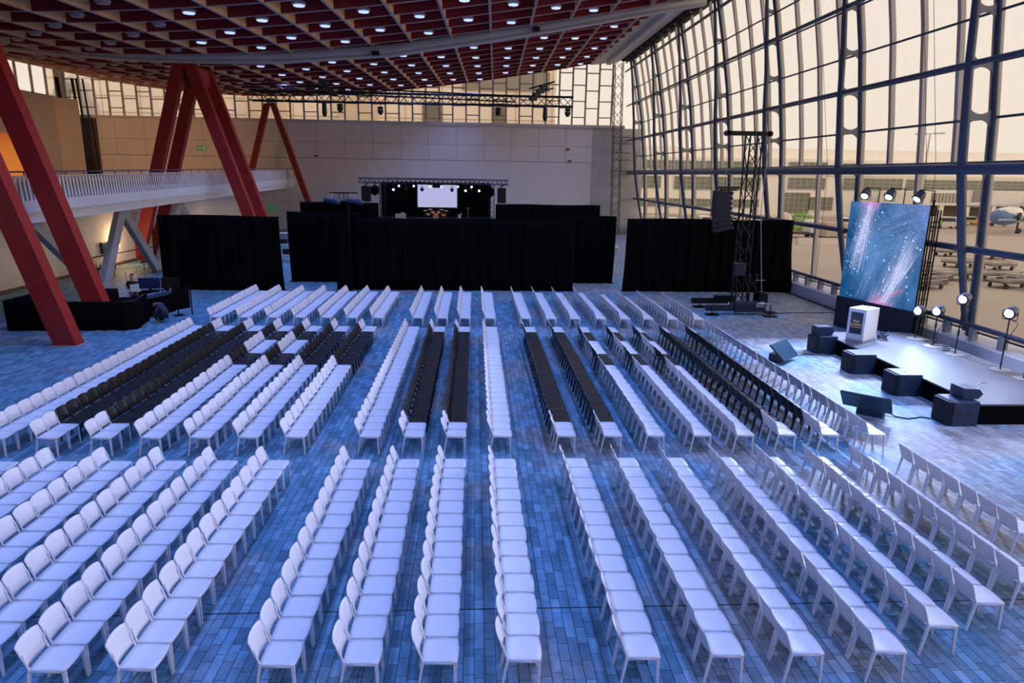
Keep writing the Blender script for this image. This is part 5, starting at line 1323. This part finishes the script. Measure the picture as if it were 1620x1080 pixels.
# ------------------------------------------------------------------ PEOPLE
SKIN = mat('skin', (.36, .19, .13), .6); HAIR = mat('dark_hair', (.012, .010, .010), .6)
def skin_mesh(name, parent, joints, edges, m, levels=1):
    me = bpy.data.meshes.new(name); off = parent.matrix_basis.translation
    me.from_pydata([tuple(Vector(j[0])-off) for j in joints], edges, [])
    o = bpy.data.objects.new(name, me); COL.objects.link(o); o.parent = parent
    sk = o.modifiers.new('skin', 'SKIN'); sk.use_smooth_shade = True
    for i, j in enumerate(joints):
        r = j[1]; r = (r, r) if not isinstance(r, tuple) else r
        me.skin_vertices[0].data[i].radius = r
        me.skin_vertices[0].data[i].use_root = (i == 0)
    sb = o.modifiers.new('sub', 'SUBSURF'); sb.levels = levels; sb.render_levels = levels
    me.materials.append(m); return o
def face_bits(parent, c, d, s=1.0):
    d = Vector(d).normalized(); r = d.cross(Vector((0, 0, 1))).normalized(); u = r.cross(d); c = Vector(c)
    mb = MB()
    for k in (-1, 1): mb.lathe(c+d*.088*s+r*.032*k*s+u*.005, [(.004, 0), (.009, .003), (.004, .006)], 6, d)
    mb.build('eye', HAIR, parent)
    MB().add([c+d*.088*s+u*.01, c+d*.088*s-r*.014*s-u*.03*s, c+d*.088*s+r*.014*s-u*.03*s, c+d*.118*s-u*.026*s], [(0, 1, 3), (0, 3, 2), (1, 2, 3), (0, 2, 1)]).build('nose', SKIN, parent)
    MB().add([c+d*.094*s-r*.024*s-u*.055*s, c+d*.094*s+r*.024*s-u*.055*s, c+d*.094*s+r*.02*s-u*.064*s, c+d*.094*s-r*.02*s-u*.064*s], [(0, 1, 2, 3)]).build('mouth', mat('lips', (.28, .1, .08), .6), parent)
    for k in (-1, 1): MB().lathe(c+r*.078*k*s-u*.005, [(.02, -.006), (.026, 0), (.015, .008)], 8, r*k).build('ear', SKIN, parent)
def hand(parent, w, d, palm_n, curl=.5):
    # palm with four fingers and a thumb, d = pointing direction
    d = Vector(d).normalized(); n = Vector(palm_n).normalized(); s = d.cross(n).normalized(); w = Vector(w)
    mb = MB(); k = w + d*.085
    mb.bar(w, k, .05, .03, up=n, w2=.08, h2=.026)
    for i, L in enumerate((.068, .078, .072, .055)):
        b = k + s*(-.03+.02*i); m1 = b + d*L*.5 + n*(-.01*curl); m2 = m1 + (d*(1-curl)-n*curl)*L*.55
        mb.tube([b-d*.01, m1, m2], [.0095, .009, .007], 6)
    b = w + d*.03 - s*.03; mb.tube([b, b+(d*.6-s*.7)*.04, b+(d*.9-s*.4)*.075], [.012, .011, .008], 6)
    return mb.build('hand', SKIN, parent, True)
# standing technician
X0, Y0 = -16.05, 32.6
p1 = thing('person', 'person in black printed t-shirt standing in the booth behind a white laptop', 'person', (X0, Y0, 0))
def pj(x, y, z): return (X0+x, Y0+y, z)
J = [(pj(0, 0, .95), (.15, .11)), (pj(0, 0, 1.15), (.135, .10)), (pj(0, 0, 1.36), (.17, .115)), (pj(0, 0, 1.47), (.09, .08)), (pj(0, -.01, 1.53), .052), (pj(0, -.03, 1.60), .075), (pj(.005, -.04, 1.69), (.082, .095)), (pj(.005, -.03, 1.76), (.065, .075)),
     (pj(-.20, 0, 1.41), .062), (pj(-.27, -.05, 1.16), .045), (pj(-.12, -.26, 1.14), .034), (pj(.20, 0, 1.41), .062), (pj(.27, -.06, 1.16), .045), (pj(.10, -.28, 1.18), .034),
     (pj(-.10, 0, .88), .095), (pj(-.11, -.02, .48), .062), (pj(-.12, .02, .09), .042), (pj(-.12, -.14, .04), .035), (pj(.10, 0, .88), .095), (pj(.11, -.02, .48), .062), (pj(.12, .02, .09), .042), (pj(.12, -.14, .04), .035)]
E_ = [(0, 1), (1, 2), (2, 3), (3, 4), (4, 5), (5, 6), (6, 7), (2, 8), (8, 9), (9, 10), (2, 11), (11, 12), (12, 13), (0, 14), (14, 15), (15, 16), (16, 17), (0, 18), (18, 19), (19, 20), (20, 21)]
skin_mesh('body', p1, J, E_, SKIN, 2)
TS = mat('tshirt_black', (.008, .008, .010), .9)
skin_mesh('tshirt', p1, [(pj(0, 0, .92), (.165, .125)), (pj(0, 0, 1.14), (.155, .118)), (pj(0, 0, 1.36), (.19, .13)), (pj(0, 0, 1.46), (.11, .09)), (pj(-.20, 0, 1.41), .078), (pj(-.25, -.03, 1.25), .064), (pj(.20, 0, 1.41), .078), (pj(.25, -.03, 1.25), .064)], [(0, 1), (1, 2), (2, 3), (2, 4), (4, 5), (2, 6), (6, 7)], TS, 2)
skin_mesh('trousers', p1, [(pj(0, 0, .93), (.165, .125)), (pj(-.10, 0, .86), .11), (pj(-.11, -.02, .48), .078), (pj(-.12, .02, .10), .06), (pj(.10, 0, .86), .11), (pj(.11, -.02, .48), .078), (pj(.12, .02, .10), .06)], [(0, 1), (1, 2), (2, 3), (0, 4), (4, 5), (5, 6)], mat('trousers_grey', (.16, .15, .15), .9), 2)
skin_mesh('hair', p1, [(pj(.005, .02, 1.70), (.085, .085)), (pj(.005, .005, 1.77), (.088, .095)), (pj(.005, -.02, 1.815), (.06, .07))], [(0, 1), (1, 2)], HAIR, 2)
face_bits(p1, pj(.005, -.045, 1.675), (.05, -1, -.35))
hand(p1, pj(-.12, -.26, 1.14), (.75, -.45, .2), (0, 0, -1), .6); hand(p1, pj(.10, -.28, 1.18), (-.7, -.4, .3), (0, 0, -1), .6)
MB().add([pj(-.06, -.128, 1.34), pj(.10, -.130, 1.36), pj(.11, -.128, 1.28), pj(-.05, -.126, 1.26)], [(0, 1, 2, 3)]).build('shirt_print', mat('print_grey', (.35, .34, .33), .8), p1)
tag(MB().cbox(pj(-.01, -.36, 1.24), (.075, .012, .15)).build('phone', BLACKP), 'small black phone held by the standing technician', 'phone')
lp = thing('laptop', 'open white laptop raised before the standing technician', 'laptop', (-15.65, 31.7, .9))
def lq(u, v, t): # screen lid seen from behind
    o = Vector((-15.82, 31.9, 1.12)); uu = Vector((.97, .05, .17)).normalized(); vv = Vector((-.16, .25, .95)).normalized(); nn = uu.cross(vv)
    return o+uu*u+vv*v+nn*t
LV = [lq(a, b, t) for t in (0, .012) for a, b in ((0, 0), (.40, 0), (.40, .28), (0, .28))]
MB().add(LV, [(0,3,2,1),(4,5,6,7),(0,1,5,4),(1,2,6,5),(2,3,7,6),(3,0,4,7)]).build('lid', mat('laptop_silver', (.72, .71, .70), .35), lp)
c_ = lq(.2, .14, .014); MB().lathe(c_, [(.018, 0), (.018, .002)], 8, (.1, -1, .2)).build('lid_mark', BLACKP, lp)
MB().cbox((-15.66, 32.02, 1.10), (.40, .27, .018), .05).build('keyboard_base', mat('laptop_silver', (.7, .7, .7), .35), lp)
MB().tube([(-15.66, 32.0, .86), (-15.66, 32.0, 1.09)], .03, 6).cbox((-15.66, 32.0, .875), (.3, .25, .02)).build('stand', BLACKM, lp)
# crouching technician
X0, Y0 = -13.85, 30.35
p2 = thing('person', 'person in dark blue jacket crouching low with bowed head beside the booth wall', 'person', (X0, Y0, 0))
J = [(pj(.12, 0, .30), (.16, .15)), (pj(.14, .0, .52), (.15, .14)), (pj(.02, 0, .74), (.17, .13)), (pj(-.10, 0, .82), (.10, .08)), (pj(-.17, -.01, .82), .055), (pj(-.23, -.03, .80), .078), (pj(-.30, -.04, .77), (.085, .08)),
     (pj(-.02, -.2, .76), .06), (pj(-.12, -.25, .50), .045), (pj(-.28, -.18, .32), .034), (pj(-.02, .2, .76), .06), (pj(-.12, .25, .5), .045), (pj(-.3, .14, .35), .034),
     (pj(.08, -.12, .26), .095), (pj(-.30, -.17, .46), .065), (pj(-.10, -.17, .09), .045), (pj(-.28, -.18, .04), .036), (pj(.08, .12, .26), .095), (pj(-.28, .18, .44), .065), (pj(-.06, .18, .09), .045), (pj(-.26, .18, .04), .036)]
E_ = [(0, 1), (1, 2), (2, 3), (3, 4), (4, 5), (5, 6), (2, 7), (7, 8), (8, 9), (2, 10), (10, 11), (11, 12), (0, 13), (13, 14), (14, 15), (15, 16), (0, 17), (17, 18), (18, 19), (19, 20)]
skin_mesh('body', p2, J, E_, SKIN, 2)
JK = mat('jacket_navy', (.015, .03, .075), .85)
skin_mesh('jacket', p2, [(pj(.13, 0, .30), (.19, .19)), (pj(.15, 0, .52), (.20, .19)), (pj(.02, 0, .74), (.21, .17)), (pj(-.09, 0, .82), (.12, .10)), (pj(-.02, -.2, .76), .09), (pj(-.12, -.25, .50), .07), (pj(-.24, -.2, .36), .05), (pj(-.02, .2, .76), .09), (pj(-.12, .25, .5), .07), (pj(-.25, .17, .38), .05)], [(0, 1), (1, 2), (2, 3), (2, 4), (4, 5), (5, 6), (2, 7), (7, 8), (8, 9)], JK, 2)
skin_mesh('trousers', p2, [(pj(.12, 0, .26), (.17, .15)), (pj(.06, -.12, .27), .11), (pj(-.30, -.17, .46), .08), (pj(-.11, -.17, .11), .06), (pj(.06, .12, .27), .11), (pj(-.28, .18, .44), .08), (pj(-.07, .18, .11), .06)], [(0, 1), (1, 2), (2, 3), (0, 4), (4, 5), (5, 6)], mat('trousers_black', (.01, .01, .014), .9), 2)
skin_mesh('hair', p2, [(pj(-.22, -.03, .86), (.085, .085)), (pj(-.29, -.04, .845), (.075, .08))], [(0, 1)], HAIR, 2)
face_bits(p2, pj(-.29, -.05, .76), (-.85, -.3, -.5))
hand(p2, pj(-.28, -.18, .32), (-.5, 0, -.85), (-1, 0, 0), .4); hand(p2, pj(-.3, .14, .35), (-.6, 0, -.8), (-1, 0, 0), .4)
MB().cbox(pj(-.2, -.18, .03), (.27, .10, .06)).cbox(pj(-.18, .18, .03), (.27, .10, .06)).build('shoes', mat('shoe_pale', (.3, .28, .26), .7), p2)
# cleaning up curve text into meshes so every piece is a real object
dg = bpy.context.evaluated_depsgraph_get()
for o in [o for o in bpy.data.objects if o.type == 'FONT']:
    me = bpy.data.meshes.new_from_object(o.evaluated_get(dg)); n = o.name; par = o.parent; mw = o.matrix_basis.copy()
    q = bpy.data.objects.new(n+'_mesh', me); COL.objects.link(q); q.parent = par; q.matrix_basis = mw
    bpy.data.objects.remove(o, do_unlink=True); q.name = n
